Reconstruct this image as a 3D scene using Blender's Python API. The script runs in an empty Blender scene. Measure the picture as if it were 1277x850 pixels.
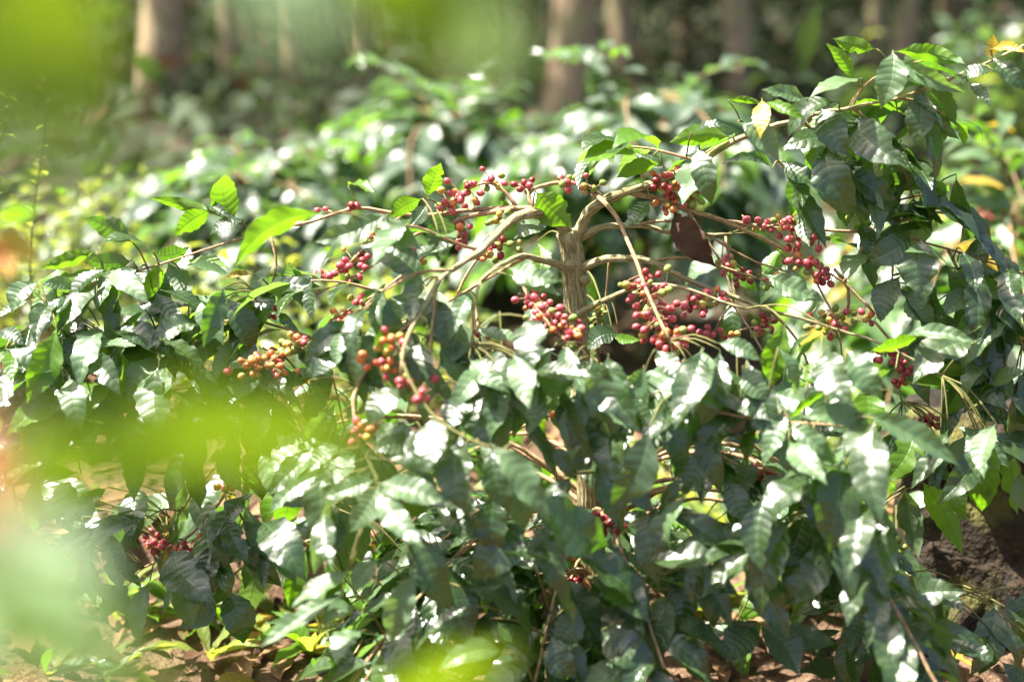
import bpy, math, random
import numpy as np
from mathutils import Vector, Matrix
from mathutils.bvhtree import BVHTree

SC = bpy.context.scene
COL = SC.collection
R = random.Random(11)

# ------------------------------------------------------------------ camera
PITCH = math.radians(13.5)
CAMZ = 1.25
CAM = Vector((0, 0, CAMZ))
FX = 50.0 / 36.0 * 1277.0
cd = bpy.data.cameras.new('camera')
cd.lens = 50; cd.sensor_width = 36; cd.sensor_fit = 'HORIZONTAL'
cd.clip_start = 0.02; cd.clip_end = 400
cd.dof.use_dof = True
cd.dof.focus_distance = 2.50
cd.dof.aperture_fstop = 1.4
cam = bpy.data.objects.new('camera', cd)
cam.location = CAM
cam.rotation_euler = (math.pi / 2 - PITCH, 0, 0)
COL.objects.link(cam)
SC.camera = cam
FWD = Vector((0, math.cos(PITCH), -math.sin(PITCH)))
UPV = Vector((0, math.sin(PITCH), math.cos(PITCH)))

def at(px, py, Y):
    d = FWD + Vector((1, 0, 0)) * ((px - 638.5) / FX) + UPV * ((425 - py) / FX)
    return CAM + d * (Y / d.y)

def lie_to_sun(b, tx, ty, Yd, lo=-.11, hi=.06):
    """tip point for a leaf whose blade can mirror the sun to the lens: its length lies across the half vector"""
    h = ((CAM - b).normalized() + SUN).normalized()
    best = None
    for k in range(18):
        t = at(tx, ty, Yd + lo + (hi - lo) * k / 17)
        q = abs((t - b).normalized().dot(h))
        if best is None or q < best[0]: best = (q, t)
    return best[1], h

def proj(p):
    v = p - CAM
    z = v.dot(FWD)
    if z < 0.02:
        return (-9999, -9999, z)
    return (638.5 + v.x / z * FX, 425 - v.dot(UPV) / z * FX, z)

# ------------------------------------------------------------------ light
SUN_EL = math.radians(65)
SUN_AZ = math.radians(-82)          # from +Y, clockwise positive; negative = to the left
SUN = Vector((math.sin(SUN_AZ) * math.cos(SUN_EL), math.cos(SUN_AZ) * math.cos(SUN_EL), math.sin(SUN_EL)))
sl = bpy.data.lights.new('sun', 'SUN')
sl.energy = 5.0; sl.angle = math.radians(0.53); sl.color = (1.0, 0.95, 0.86)
so = bpy.data.objects.new('sun', sl)
so.rotation_euler = SUN.to_track_quat('Z', 'Y').to_euler()
so.location = (-6, 4, 12)
COL.objects.link(so)
W = bpy.data.worlds.new('World'); SC.world = W; W.use_nodes = True
nt = W.node_tree; nt.nodes.clear()
sky = nt.nodes.new('ShaderNodeTexSky'); sky.sky_type = 'NISHITA'; sky.sun_disc = False
sky.sun_elevation = SUN_EL; sky.sun_rotation = SUN_AZ; sky.air_density = 1.0; sky.dust_density = 6.0
bg = nt.nodes.new('ShaderNodeBackground'); bg.inputs[1].default_value = 0.065
ow = nt.nodes.new('ShaderNodeOutputWorld')
nt.links.new(sky.outputs[0], bg.inputs[0]); nt.links.new(bg.outputs[0], ow.inputs[0])
SC.view_settings.view_transform = 'Standard'; SC.view_settings.look = 'None'
SC.view_settings.exposure = 2.4; SC.view_settings.gamma = 1.0
SC.render.engine = 'CYCLES'
SC.cycles.use_denoising = True
SC.cycles.max_bounces = 8; SC.cycles.transmission_bounces = 4; SC.cycles.diffuse_bounces = 4
SC.cycles.sample_clamp_indirect = 6

# ------------------------------------------------------------------ helpers: nodes
class N:
    def __init__(s, name):
        s.m = bpy.data.materials.new(name); s.m.use_nodes = True
        s.t = s.m.node_tree; s.t.nodes.clear()
        s.out = s.t.nodes.new('ShaderNodeOutputMaterial')
    def n(s, typ, **kw):
        x = s.t.nodes.new(typ)
        for k, v in kw.items(): setattr(x, k, v)
        return x
    def set(s, inp, v):
        if v is None: return
        if hasattr(v, 'is_linked') and hasattr(v, 'node'): s.t.links.new(v, inp)
        else:
            if isinstance(v, tuple) and len(v) == 3 and inp.type == 'RGBA': v = v + (1,)
            inp.default_value = v
    def math(s, op, a, b=None, c=None, clamp=False):
        x = s.n('ShaderNodeMath', operation=op); x.use_clamp = clamp
        for i, v in enumerate((a, b, c)):
            if v is not None: s.set(x.inputs[i], v)
        return x.outputs[0]
    def mix(s, f, a, b, mode='MIX'):
        x = s.n('ShaderNodeMix', data_type='RGBA', blend_type=mode)
        s.set(x.inputs[0], f); s.set(x.inputs[6], a); s.set(x.inputs[7], b)
        return x.outputs[2]
    def noise(s, scale, detail=3, vec=None, rough=.55):
        x = s.n('ShaderNodeTexNoise'); s.set(x.inputs['Scale'], scale); s.set(x.inputs['Detail'], detail)
        s.set(x.inputs['Roughness'], rough)
        if vec is not None: s.set(x.inputs['Vector'], vec)
        return x.outputs[0]
    def ramp(s, v, lo, hi):
        x = s.n('ShaderNodeMapRange'); x.clamp = True; x.interpolation_type = 'SMOOTHSTEP'
        s.set(x.inputs[0], v); s.set(x.inputs[1], lo); s.set(x.inputs[2], hi)
        return x.outputs[0]
    def bump(s, h, dist, strength=1.0):
        x = s.n('ShaderNodeBump'); s.set(x.inputs['Height'], h); s.set(x.inputs['Distance'], dist)
        s.set(x.inputs['Strength'], strength)
        return x.outputs[0]
    def prin(s, col, rough=.5, spec=.5, normal=None):
        p = s.n('ShaderNodeBsdfPrincipled')
        s.set(p.inputs['Base Color'], col); s.set(p.inputs['Roughness'], rough)
        s.set(p.inputs['Specular IOR Level'], spec)
        if normal is not None: s.set(p.inputs['Normal'], normal)
        return p.outputs[0]
    def done(s, sh):
        s.t.links.new(sh, s.out.inputs[0]); return s.m

def leaf_material(name, top, top2, under, trans, rough=.3, fac=.36, spots=(.10, .045, .012), spot_amt=.25, spec=.5, veincol=(.10, .2, .05)):
    n = N(name)
    uv = n.n('ShaderNodeUVMap').outputs[0]
    sx = n.n('ShaderNodeSeparateXYZ'); n.set(sx.inputs[0], uv)
    u, v = sx.outputs[0], sx.outputs[1]
    av = n.math('MULTIPLY', n.math('ABSOLUTE', n.math('SUBTRACT', v, .5)), 2.0)
    ph = n.math('MULTIPLY', n.math('SUBTRACT', u, n.math('MULTIPLY', n.math('POWER', av, 1.4), .085)), 9.5)
    fr = n.math('ABSOLUTE', n.math('SUBTRACT', n.math('FRACT', ph), .5))       # 0.5 at a vein
    lat = n.ramp(fr, .40, .5)
    lat = n.math('MULTIPLY', lat, n.ramp(av, 1.0, .75))
    mid = n.ramp(av, .10, .02)
    vein = n.math('MAXIMUM', n.math('MULTIPLY', lat, .6), mid)
    oi = n.n('ShaderNodeObjectInfo').outputs['Random']
    gi = n.n('ShaderNodeNewGeometry')
    rnd = n.math('FRACT', n.math('ADD', oi, gi.outputs['Random Per Island']))
    tc = n.n('ShaderNodeTexCoord').outputs['Object']
    nz = n.noise(30, 4, tc)
    c = n.mix(rnd, top, top2)
    c = n.mix(n.math('MULTIPLY', n.ramp(nz, .35, .75), .35), c, under)
    c = n.mix(n.math('MULTIPLY', vein, .35), c, veincol)
    cu = n.mix(n.math('MULTIPLY', vein, .5), under, veincol)
    sp = n.noise(n.math('ADD', 18.0, n.math('MULTIPLY', rnd, 9)), 3, n.n('ShaderNodeTexCoord').outputs['Object'])
    spm = n.math('MULTIPLY', n.ramp(sp, .66, .72), spot_amt)
    c = n.mix(spm, c, spots); cu = n.mix(spm, cu, spots)
    bf = gi.outputs['Backfacing']
    col = n.mix(bf, c, cu)
    h = n.math('ADD', n.math('MULTIPLY', n.math('SINE', n.math('MULTIPLY', n.math('SUBTRACT', .5, fr), 3.1416)), .8),
               n.math('MULTIPLY', mid, -.8))
    h = n.math('ADD', h, n.math('MULTIPLY', n.noise(160, 2, tc), .3))
    nb = n.bump(h, .0009, .6)
    r = n.math('ADD', rough, n.math('MULTIPLY', bf, .25))
    r = n.math('ADD', r, n.math('MULTIPLY', n.math('SUBTRACT', nz, .5), .4))
    r = n.math('ADD', r, n.math('MULTIPLY', n.math('SUBTRACT', rnd, .5), .12))
    p = n.prin(col, r, spec, nb)
    tr = n.n('ShaderNodeBsdfTranslucent')
    tcol = n.mix(n.math('MULTIPLY', vein, .45), n.mix(n.math('MULTIPLY', rnd, .5), trans, top2), under)
    tcol = n.mix(spm, tcol, spots)
    n.set(tr.inputs[0], tcol); n.set(tr.inputs[1], nb)
    mx = n.n('ShaderNodeMixShader'); n.set(mx.inputs[0], fac)
    n.t.links.new(p, mx.inputs[1]); n.t.links.new(tr.outputs[0], mx.inputs[2])
    return n.done(mx.outputs[0])

LEAF = {
    'm': leaf_material('mature_leaf', (.014, .030, .013), (.030, .056, .016), (.060, .10, .028), (.14, .36, .012), rough=.28, spec=1.0, fac=.34, spot_amt=.35),
    'p': leaf_material('pale_sheen_leaf', (.06, .11, .05), (.085, .15, .06), (.11, .17, .07), (.24, .43, .05), rough=.38, spec=.9),  # mature leaf lightened: sunlit sheen put into the base colour
    'c': leaf_material('near_pale_leaf', (.10, .19, .07), (.12, .21, .08), (.12, .2, .06), (.28, .42, .06), rough=.62, spec=.8, fac=.35, spot_amt=.0),
    'f': leaf_material('near_leaf', (.06, .14, .015), (.09, .17, .012), (.10, .19, .02), (.23, .35, .003), rough=.42, fac=.5, spot_amt=.0),
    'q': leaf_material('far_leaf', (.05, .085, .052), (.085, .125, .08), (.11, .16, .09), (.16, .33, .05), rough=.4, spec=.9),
    'y': leaf_material('young_leaf', (.06, .14, .015), (.09, .17, .012), (.10, .19, .02), (.21, .47, .008), rough=.32, fac=.48, spot_amt=.1),
    'k': leaf_material('yellow_leaf', (.36, .27, .02), (.30, .20, .02), (.38, .30, .05), (.55, .42, .02), rough=.4, fac=.4, spot_amt=.7),
    'b': leaf_material('dry_leaf', (.045, .022, .014), (.09, .045, .022), (.07, .035, .02), (.10, .04, .02), rough=.7, fac=.15, spot_amt=.4, spec=.15, veincol=(.06, .03, .02)),
    'd': leaf_material('fallen_leaf', (.16, .085, .045), (.24, .14, .075), (.2, .12, .07), (.2, .10, .04), rough=.7, fac=.15, spot_amt=.6, spec=.15, veincol=(.12, .07, .04)),
    'o': leaf_material('orange_leaf', (.42, .13, .01), (.36, .16, .02), (.42, .2, .05), (.8, .3, .02), rough=.4, fac=.4, spot_amt=.3, veincol=(.4, .25, .05)),
    'w': leaf_material('weed_leaf', (.10, .15, .03), (.19, .22, .04), (.15, .2, .06), (.50, .58, .05), rough=.45, fac=.5, spot_amt=.1),
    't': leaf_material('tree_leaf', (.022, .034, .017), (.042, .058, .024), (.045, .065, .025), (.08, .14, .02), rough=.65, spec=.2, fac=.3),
}
KINDS = list(LEAF)

def bark_material(name, c1, c2, c3, scale, stretch, dist, lichen=None, os=20):
    n = N(name)
    tc = n.n('ShaderNodeTexCoord').outputs['Object']
    uv = n.n('ShaderNodeUVMap').outputs[0]
    mp = n.n('ShaderNodeMapping'); n.set(mp.inputs[0], uv); n.set(mp.inputs['Scale'], (scale, scale * stretch, 1))
    a = n.noise(1.0, 5, mp.outputs[0], .65)
    b = n.noise(os * 2.2, 4, tc)
    col = n.mix(n.ramp(a, .36, .62), c1, c2)
    col = n.mix(n.math('MULTIPLY', n.ramp(b, .5, .72), .7), col, c3)
    if lichen:
        l = n.noise(os * .6, 4, tc)
        col = n.mix(n.ramp(l, .50, .64), col, lichen)
    h = n.math('ADD', a, n.math('MULTIPLY', b, .4))
    return n.done(n.prin(col, .8, .25, n.bump(h, dist, 1.0)))

BARK = bark_material('coffee_bark', (.13, .108, .048), (.36, .315, .165), (.45, .42, .27), 260, .13, .0035, None, 30)
TWIG = bark_material('twig_bark', (.17, .10, .055), (.36, .24, .13), (.44, .35, .2), 300, .2, .0015, None, 40)
GTWIG = bark_material('green_twig_bark', (.09, .10, .03), (.16, .15, .05), (.2, .14, .06), 300, .2, .001, None, 40)
TREEBARK = bark_material('tree_bark', (.18, .13, .075), (.40, .30, .18), (.50, .41, .26), 14.0, .16, .03, (.27, .26, .12), 3.2)
STUMPBARK = bark_material('stump_bark', (.009, .007, .005), (.028, .019, .010), (.06, .035, .018), 13, .6, .045, (.085, .08, .018), 11)  # bark colours lowered to stand in for shade; moss patches are its own

def cherry_material(name, c1, c2):
    n = N(name)
    tc = n.n('ShaderNodeTexCoord').outputs['Object']
    oi = n.n('ShaderNodeObjectInfo').outputs['Random']
    gi = n.n('ShaderNodeNewGeometry').outputs['Random Per Island']
    f = n.math('FRACT', n.math('ADD', oi, gi))
    nz = n.noise(70, 3, tc)
    c = n.mix(n.math('MULTIPLY', n.math('ADD', f, n.ramp(nz, .35, .7)), .5), c1, c2)
    p = n.n('ShaderNodeBsdfPrincipled')
    n.set(p.inputs['Base Color'], c); n.set(p.inputs['Roughness'], .36)
    n.set(p.inputs['Subsurface Weight'], .15); n.set(p.inputs['Subsurface Radius'], (.004, .002, .001))
    n.set(p.inputs['Normal'], n.bump(nz, .0006, .4))
    return n.done(p.outputs[0])
CH = {'r': cherry_material('red_cherry', (.35, .045, .065), (.46, .085, .09)),
      'd': cherry_material('dark_red_cherry', (.16, .012, .016), (.26, .02, .025)),
      'n': cherry_material('orange_cherry', (.50, .10, .03), (.5, .2, .05)),
      'l': cherry_material('yellow_cherry', (.38, .30, .05), (.42, .24, .06)),
      'g': cherry_material('green_cherry', (.13, .20, .03), (.25, .27, .06))}
CALYX = (lambda n: n.done(n.prin((.05, .03, .015), .7, .2)))(N('cherry_tip'))

# ------------------------------------------------------------------ helpers: objects
def link(o, parent=None):
    COL.objects.link(o)
    if parent is not None: o.parent = parent
    return o

def mesh(name, verts, faces, mats, smooth=True, uvs=None, fmat=None):
    me = bpy.data.meshes.new(name)
    me.from_pydata([tuple(v) for v in verts], [], faces)
    for m in (mats if isinstance(mats, (list, tuple)) else [mats]): me.materials.append(m)
    if smooth: me.polygons.foreach_set('use_smooth', [True] * len(me.polygons))
    if uvs is not None:
        l = me.uv_layers.new(name='UVMap')
        idx = np.empty(len(me.loops), dtype=np.int32); me.loops.foreach_get('vertex_index', idx)
        l.data.foreach_set('uv', np.asarray(uvs, dtype=np.float32)[idx].ravel())
    if fmat is not None: me.polygons.foreach_set('material_index', np.asarray(fmat, dtype=np.int32))
    me.update()
    return me

def thing(name, label, cat, loc=(0, 0, 0), group=None):
    o = bpy.data.objects.new(name, None); o.location = loc; o.empty_display_size = .1
    o['label'] = label; o['category'] = cat
    if group: o['group'] = group
    return link(o)

class MB:
    def __init__(s): s.v, s.f, s.uv, s.m2 = [], [], [], None
    def tube(s, pts, rads, sides=8, bulge=0, seed=0, cap=True, rough=0.0, ridge=0.0):
        rr = random.Random(seed)
        n0 = len(s.v); n = len(pts)
        ref = Vector((0, 0, 1))
        L = 0
        x = None
        for i, p in enumerate(pts):
            t = (pts[min(i + 1, n - 1)] - pts[max(i - 1, 0)])
            if t.length < 1e-9: t = Vector((0, 0, 1))
            t.normalize()
            if x is None:
                x = t.cross(Vector((.3, .9, .1)))
                if x.length < .1: x = t.cross(Vector((1, 0, 0)))
            x = (x - t * x.dot(t)).normalized(); y = t.cross(x)
            if i: L += (p - pts[i - 1]).length
            r = rads[i]
            for k in range(sides):
                a = 2 * math.pi * k / sides
                q = r * (1 + rough * rr.uniform(-1, 1))
                if ridge: q *= 1 + ridge * (math.sin(a * 17 + 2.2 * math.sin(L * 38)) * .6 + math.sin(a * 29 - 3 * math.sin(L * 27 + 1)) * .4)
                s.v.append(p + x * (math.cos(a) * q) + y * (math.sin(a) * q))
                s.uv.append((abs(k / sides * 2 - 1) * math.pi * r, L))
        for i in range(n - 1):
            for k in range(sides):
                a = n0 + i * sides + k; b = n0 + i * sides + (k + 1) % sides
                s.f.append((a, b, b + sides, a + sides))
        if cap:
            s.f.append(tuple(n0 + (n - 1) * sides + k for k in range(sides)))
            s.f.append(tuple(n0 + sides - 1 - k for k in range(sides)))
    def build(s, name, mat, parent=None, origin=None):
        if origin is not None: v = [q - origin for q in s.v]
        else: v = s.v
        fm = None if s.m2 is None else [0] * s.m2 + [1] * (len(s.f) - s.m2)
        return link(bpy.data.objects.new(name, mesh(name, v, s.f, [mat, GTWIG] if fm else mat, True, s.uv, fm)), parent)

def spline(pts, step=.02):
    """Catmull-Rom through points; returns points and parameter 0..1"""
    P = [pts[0] * 2 - pts[1]] + list(pts) + [pts[-1] * 2 - pts[-2]]
    out = []
    for i in range(1, len(P) - 2):
        a, b, c, d = P[i - 1], P[i], P[i + 1], P[i + 2]
        k = max(2, int((c - b).length / step))
        for j in range(k):
            t = j / k
            out.append(.5 * ((2 * b) + (c - a) * t + (2 * a - 5 * b + 4 * c - d) * t * t + (3 * b - a - 3 * c + d) * t ** 3))
    out.append(P[-2].copy())
    return out

# ------------------------------------------------------------------ leaf shapes
PU = [0, .04, .08, .14, .22, .32, .44, .56, .68, .78, .86, .92, .96, 1.0]
PW = [.035, .04, .06, .28, .62, .88, 1.0, .98, .84, .62, .38, .19, .08, .012]
PETIOLE = .07
def leaf_shape(seed, nu, nv):
    r = random.Random(seed * 7 + 5)
    bend = r.uniform(.15, 1.5); fold = r.uniform(.06, .38); wav = r.uniform(.010, .032)
    wf = r.uniform(4.5, 8.0); ph = r.uniform(0, 6); ph2 = r.uniform(0, 6); twist = r.uniform(-.6, .6); wid = r.uniform(.158, .215)
    side = r.uniform(-.10, .10); corr = .0022
    # centre line
    us = np.linspace(0, 1, nu + 1)
    th = bend * (.5 - us) + r.uniform(-.15, .15) * np.sin(us * 5)
    y = np.concatenate([[0], np.cumsum(np.cos((th[1:] + th[:-1]) / 2) / nu)])
    z = np.concatenate([[0], np.cumsum(np.sin((th[1:] + th[:-1]) / 2) / nu)])
    a = math.atan2(z[-1], y[-1]); L = math.hypot(z[-1], y[-1])
    yy = (y * math.cos(a) + z * math.sin(a)) / L; zz = (-y * math.sin(a) + z * math.cos(a)) / L
    V, UV = [], []
    bite = r.random() < .3; bu, bs = r.uniform(.35, .8), r.choice((-1, 1))
    for i, u in enumerate(us):
        w = float(np.interp(u, PU, PW)) * wid
        cx = side * math.sin(math.pi * u)
        for j in range(nv + 1):
            v = j / nv * 2 - 1
            ww = w * (1 + .05 * math.sin(u * wf * 7 + ph * v))
            if bite and v * bs > .3:
                ww *= 1 - .38 * (v * bs) * math.exp(-((u - bu) / .05) ** 2)
            x = v * ww
            tw = twist * (u - .4)
            h = fold * abs(x) + wav * abs(v) ** 1.7 * math.sin(u * wf * 3.0 + (ph if v > 0 else ph2)) * min(1, w / .1)
            h += corr * abs(math.sin(math.pi * 9.5 * (u - .085 * abs(v) ** 1.4))) * (1 if w > .05 else 0)
            xr = x * math.cos(tw) - h * math.sin(tw); hr = x * math.sin(tw) + h * math.cos(tw)
            V.append((cx + xr, yy[i], zz[i] + hr)); UV.append((u, j / nv))
    F = []
    for i in range(nu):
        for j in range(nv):
            q = i * (nv + 1) + j
            F.append((q, q + 1, q + nv + 2, q + nv + 1))
    return np.array(V, dtype=np.float32), F, np.array(UV, dtype=np.float32)

NVAR = 28
SHAPES = {(s, l): leaf_shape(s, *d) for s in range(NVAR) for l, d in (('hi', (30, 8)), ('lo', (12, 4)), ('x', (5, 2)))}
_lm = {}
def leaf_mesh(var, kind, lod):
    k = (var, kind, lod)
    if k not in _lm:
        V, F, UV = SHAPES[(var, lod)]
        _lm[k] = mesh('leaf', V, F, LEAF[kind], True, UV)
    return _lm[k]

def leaf_matrix(base, tip, normal, width_ratio=1.0):
    y = tip - base; L = max(y.length, 1e-4); y = y / L
    z = normal - y * normal.dot(y)
    if z.length < 1e-3: z = Vector((0, 0, 1)) - y * y.z
    z.normalize(); x = y.cross(z)
    m = Matrix.Identity(4)
    for i in range(3):
        m[i][0] = x[i] * L * width_ratio; m[i][1] = y[i] * L; m[i][2] = z[i] * L; m[i][3] = base[i]
    return m

def merged_leaves(name, leaves, lod, parent=None, origin=Vector((0, 0, 0)), kinds=None):
    kinds = kinds or sorted({l['k'] for l in leaves})
    Vs, Fs, Us, Ms = [], [], [], []
    off = 0
    cache = {v: (SHAPES[(v, lod)][0], np.array(SHAPES[(v, lod)][1]), SHAPES[(v, lod)][2]) for v in range(NVAR)}
    for l in leaves:
        V, F, UV = cache[l['v']]
        M = np.array(l['M'], dtype=np.float32)
        Vs.append(V @ M[:3, :3].T + M[:3, 3] - np.array(origin, dtype=np.float32)); Fs.append(F + off); Us.append(UV)
        Ms.append(np.full(len(F), kinds.index(l['k']), dtype=np.int32)); off += len(V)
    V = np.concatenate(Vs); F = np.concatenate(Fs); U = np.concatenate(Us); Mi = np.concatenate(Ms)
    me = bpy.data.meshes.new(name)
    me.vertices.add(len(V)); me.vertices.foreach_set('co', V.ravel())
    me.loops.add(len(F) * 4); me.loops.foreach_set('vertex_index', F.astype(np.int32).ravel())
    me.polygons.add(len(F)); me.polygons.foreach_set('loop_start', np.arange(len(F), dtype=np.int32) * 4)
    for k in kinds: me.materials.append(LEAF[k])
    me.polygons.foreach_set('material_index', Mi)
    me.polygons.foreach_set('use_smooth', np.ones(len(F), dtype=bool))
    ul = me.uv_layers.new(name='UVMap'); ul.data.foreach_set('uv', U[F.ravel()].astype(np.float32).ravel())
    me.update(calc_edges=True); me.validate()
    o = bpy.data.objects.new(name, me); o['kind'] = 'stuff'
    return link(o, parent)

# cherries
def cherry_geo(nu=10, nv=7):
    V, F = [Vector((0, 0, -1.08))], []
    for i in range(1, nv):
        a = math.pi * i / nv
        for k in range(nu):
            b = 2 * math.pi * k / nu
            V.append(Vector((math.sin(a) * math.cos(b) * .90, math.sin(a) * math.sin(b) * .94, -math.cos(a) * 1.10)))
    V.append(Vector((0, 0, 1.06)))
    for k in range(nu):
        F.append((0, 1 + (k + 1) % nu, 1 + k))
        for i in range(nv - 2):
            a = 1 + i * nu + k; b = 1 + i * nu + (k + 1) % nu
            F.append((a, b, b + nu, a + nu))
        q = 1 + (nv - 2) * nu
        F.append((q + k, q + (k + 1) % nu, len(V) - 1))
    fm = [0] * len(F)
    n0 = len(V)                       # small calyx disc at the tip
    for k in range(6):
        b = 2 * math.pi * k / 6
        V.append(Vector((math.cos(b) * .2, math.sin(b) * .22, 1.06)))
    for k in range(6): V.append(Vector((math.cos(2 * math.pi * k / 6) * .14, math.sin(2 * math.pi * k / 6) * .15, 1.15)))
    for k in range(6): F.append((n0 + k, n0 + (k + 1) % 6, n0 + 6 + (k + 1) % 6, n0 + 6 + k)); fm.append(1)
    F.append(tuple(n0 + 6 + k for k in range(6))); fm.append(1)
    return V, F, fm
CV, CF, CM = cherry_geo()
CHM = {k: mesh('cherry', CV, CF, [CH[k], CALYX], True, None, CM) for k in CH}

# ------------------------------------------------------------------ a coffee bush
class Bush:
    """collects branches (tubes), leaf and cherry records of one bush"""
    def __init__(s, base, seed):
        s.base = Vector(base); s.r = random.Random(seed)
        s.br = []; s.leaves = []; s.ch = []; s.cl = []; s.trunk = MB()
    def branch(s, pts, r0, r1, mat=None, sides=8, nodes=True, step=.018):
        P = spline(pts, step)
        kink = min(.006, r0 * .9)
        P = [p + Vector((s.r.gauss(0, 1), s.r.gauss(0, 1), s.r.gauss(0, 1))) * (kink * .35 if 0 < i < len(P) - 1 else 0) for i, p in enumerate(P)]
        P = [p if i in (0, len(P) - 1) else (P[i - 1] + p * 2 + P[i + 1]) * .25 for i, p in enumerate(P)]
        n = len(P); rad = []
        L = 0
        for i in range(n):
            if i: L += (P[i] - P[i - 1]).length
            t = i / (n - 1)
            r = r1 + (r0 - r1) * (1 - t) ** (2.3 if mat is BARK else 1.6)
            if nodes:
                f = abs(((L / .045) % 1) - .5) * 2
                r *= 1 + (.22 if r < .006 else .12) * max(0, 1 - f * 3.5)
            rad.append(r)
        mb = MB(); mb.tube(P, rad, sides, seed=s.r.randint(0, 9999), rough=.05)
        b = {'mb': mb, 'P': P, 'mat': mat or TWIG, 'rad': rad}
        s.br.append(b)
        return b
    def leaf(s, base, tip, normal, k='m', wr=1.0, br=None, connect=True, v=None):
        s.leaves.append({'M': leaf_matrix(base, tip, normal, wr), 'k': k, 'v': s.r.randrange(NVAR) if v is None else v,
                         'br': br, 'base': base, 'con': connect})
    def finish(s):
        PT = np.array([p[:] for b in s.br for p in b['P']]); BI = np.array([i for i, b in enumerate(s.br) for _ in b['P']])
        # twig into each berry cluster, and a short stalk for every cherry
        ends = [c[1] for c in s.cl[1:]] + [len(s.ch)]
        for (p, i0), i1 in zip(s.cl, ends):
            d = np.linalg.norm(PT - np.array(p[:]), axis=1); i = int(d.argmin()); q = Vector(PT[i]); bi = int(BI[i]); mb = s.br[bi]['mb']
            if d[i] > .005:
                Ps = spline([q, (q + p) * .5 + Vector((0, 0, .1 * d[i])), p, p + (p - q).normalized() * .012], .012)
                mb.tube(Ps, [.0024 - .001 * k / len(Ps) for k in range(len(Ps))], 5)
            near = np.where(d < .06)[0]
            for c in s.ch[i0:i1]:
                e = c['p']; t = p
                if len(near):
                    dd = np.linalg.norm(PT[near] - np.array(e[:]), axis=1); k = int(dd.argmin())
                    if dd[k] < (e - p).length: t = Vector(PT[near[k]])
                if .008 < (t - e).length < .05: mb.tube([t, (t + e) * .5 + Vector((0, 0, .002)), e], [.0009, .0008, .001], 4, cap=False)
        for c in s.ch:
            d = np.linalg.norm(PT - np.array(c['p'][:]), axis=1)
            c['br'] = int(BI[int(d.argmin())])
        # tie each leaf / cherry to the closest branch and grow a stalk where it stands off
        for b in s.br: b['mb'].m2 = len(b['mb'].f)
        for l in s.leaves:
            if l['br'] is None:
                d = np.linalg.norm(PT - np.array(l['base'][:]), axis=1); i = int(d.argmin())
                l['br'] = int(BI[i])
                if l['con'] and d[i] > .006:
                    q = Vector(PT[i]); b = l['base']
                    m = (q + b) * .5 + Vector((0, 0, .12 * d[i]))
                    P = spline([q, m, b], .02)
                    s.br[l['br']]['mb'].tube(P, [.0017 - .0005 * j / len(P) for j in range(len(P))], 5)
    def cluster(s, p, n, spread, colours, rad=.0071):
        """cherries packed around p; spread = (x, depth, z) half sizes"""
        placed = []; s.cl.append((p.copy(), len(s.ch)))
        for _ in range(n):
            for tr in range(40):
                q = Vector((s.r.gauss(0, .5) * spread[0], s.r.gauss(0, .5) * spread[1], s.r.gauss(0, .5) * spread[2])) + p
                if all((q - w).length > rad * 1.75 for w in placed): break
            placed.append(q)
            ax = (q - p + Vector((s.r.uniform(-.3, .3), s.r.uniform(-.3, .3), s.r.uniform(-.5, .1))) * .02)
            if ax.length < 1e-4: ax = Vector((0, -1, 0))
            rot = ax.to_track_quat('Z', 'Y').to_matrix().to_4x4()
            sc = rad * s.r.uniform(.72, 1.08)
            s.ch.append({'p': q, 'M': Matrix.Translation(q) @ rot @ Matrix.Scale(sc, 4), 'k': s.r.choice(colours)})

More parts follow.
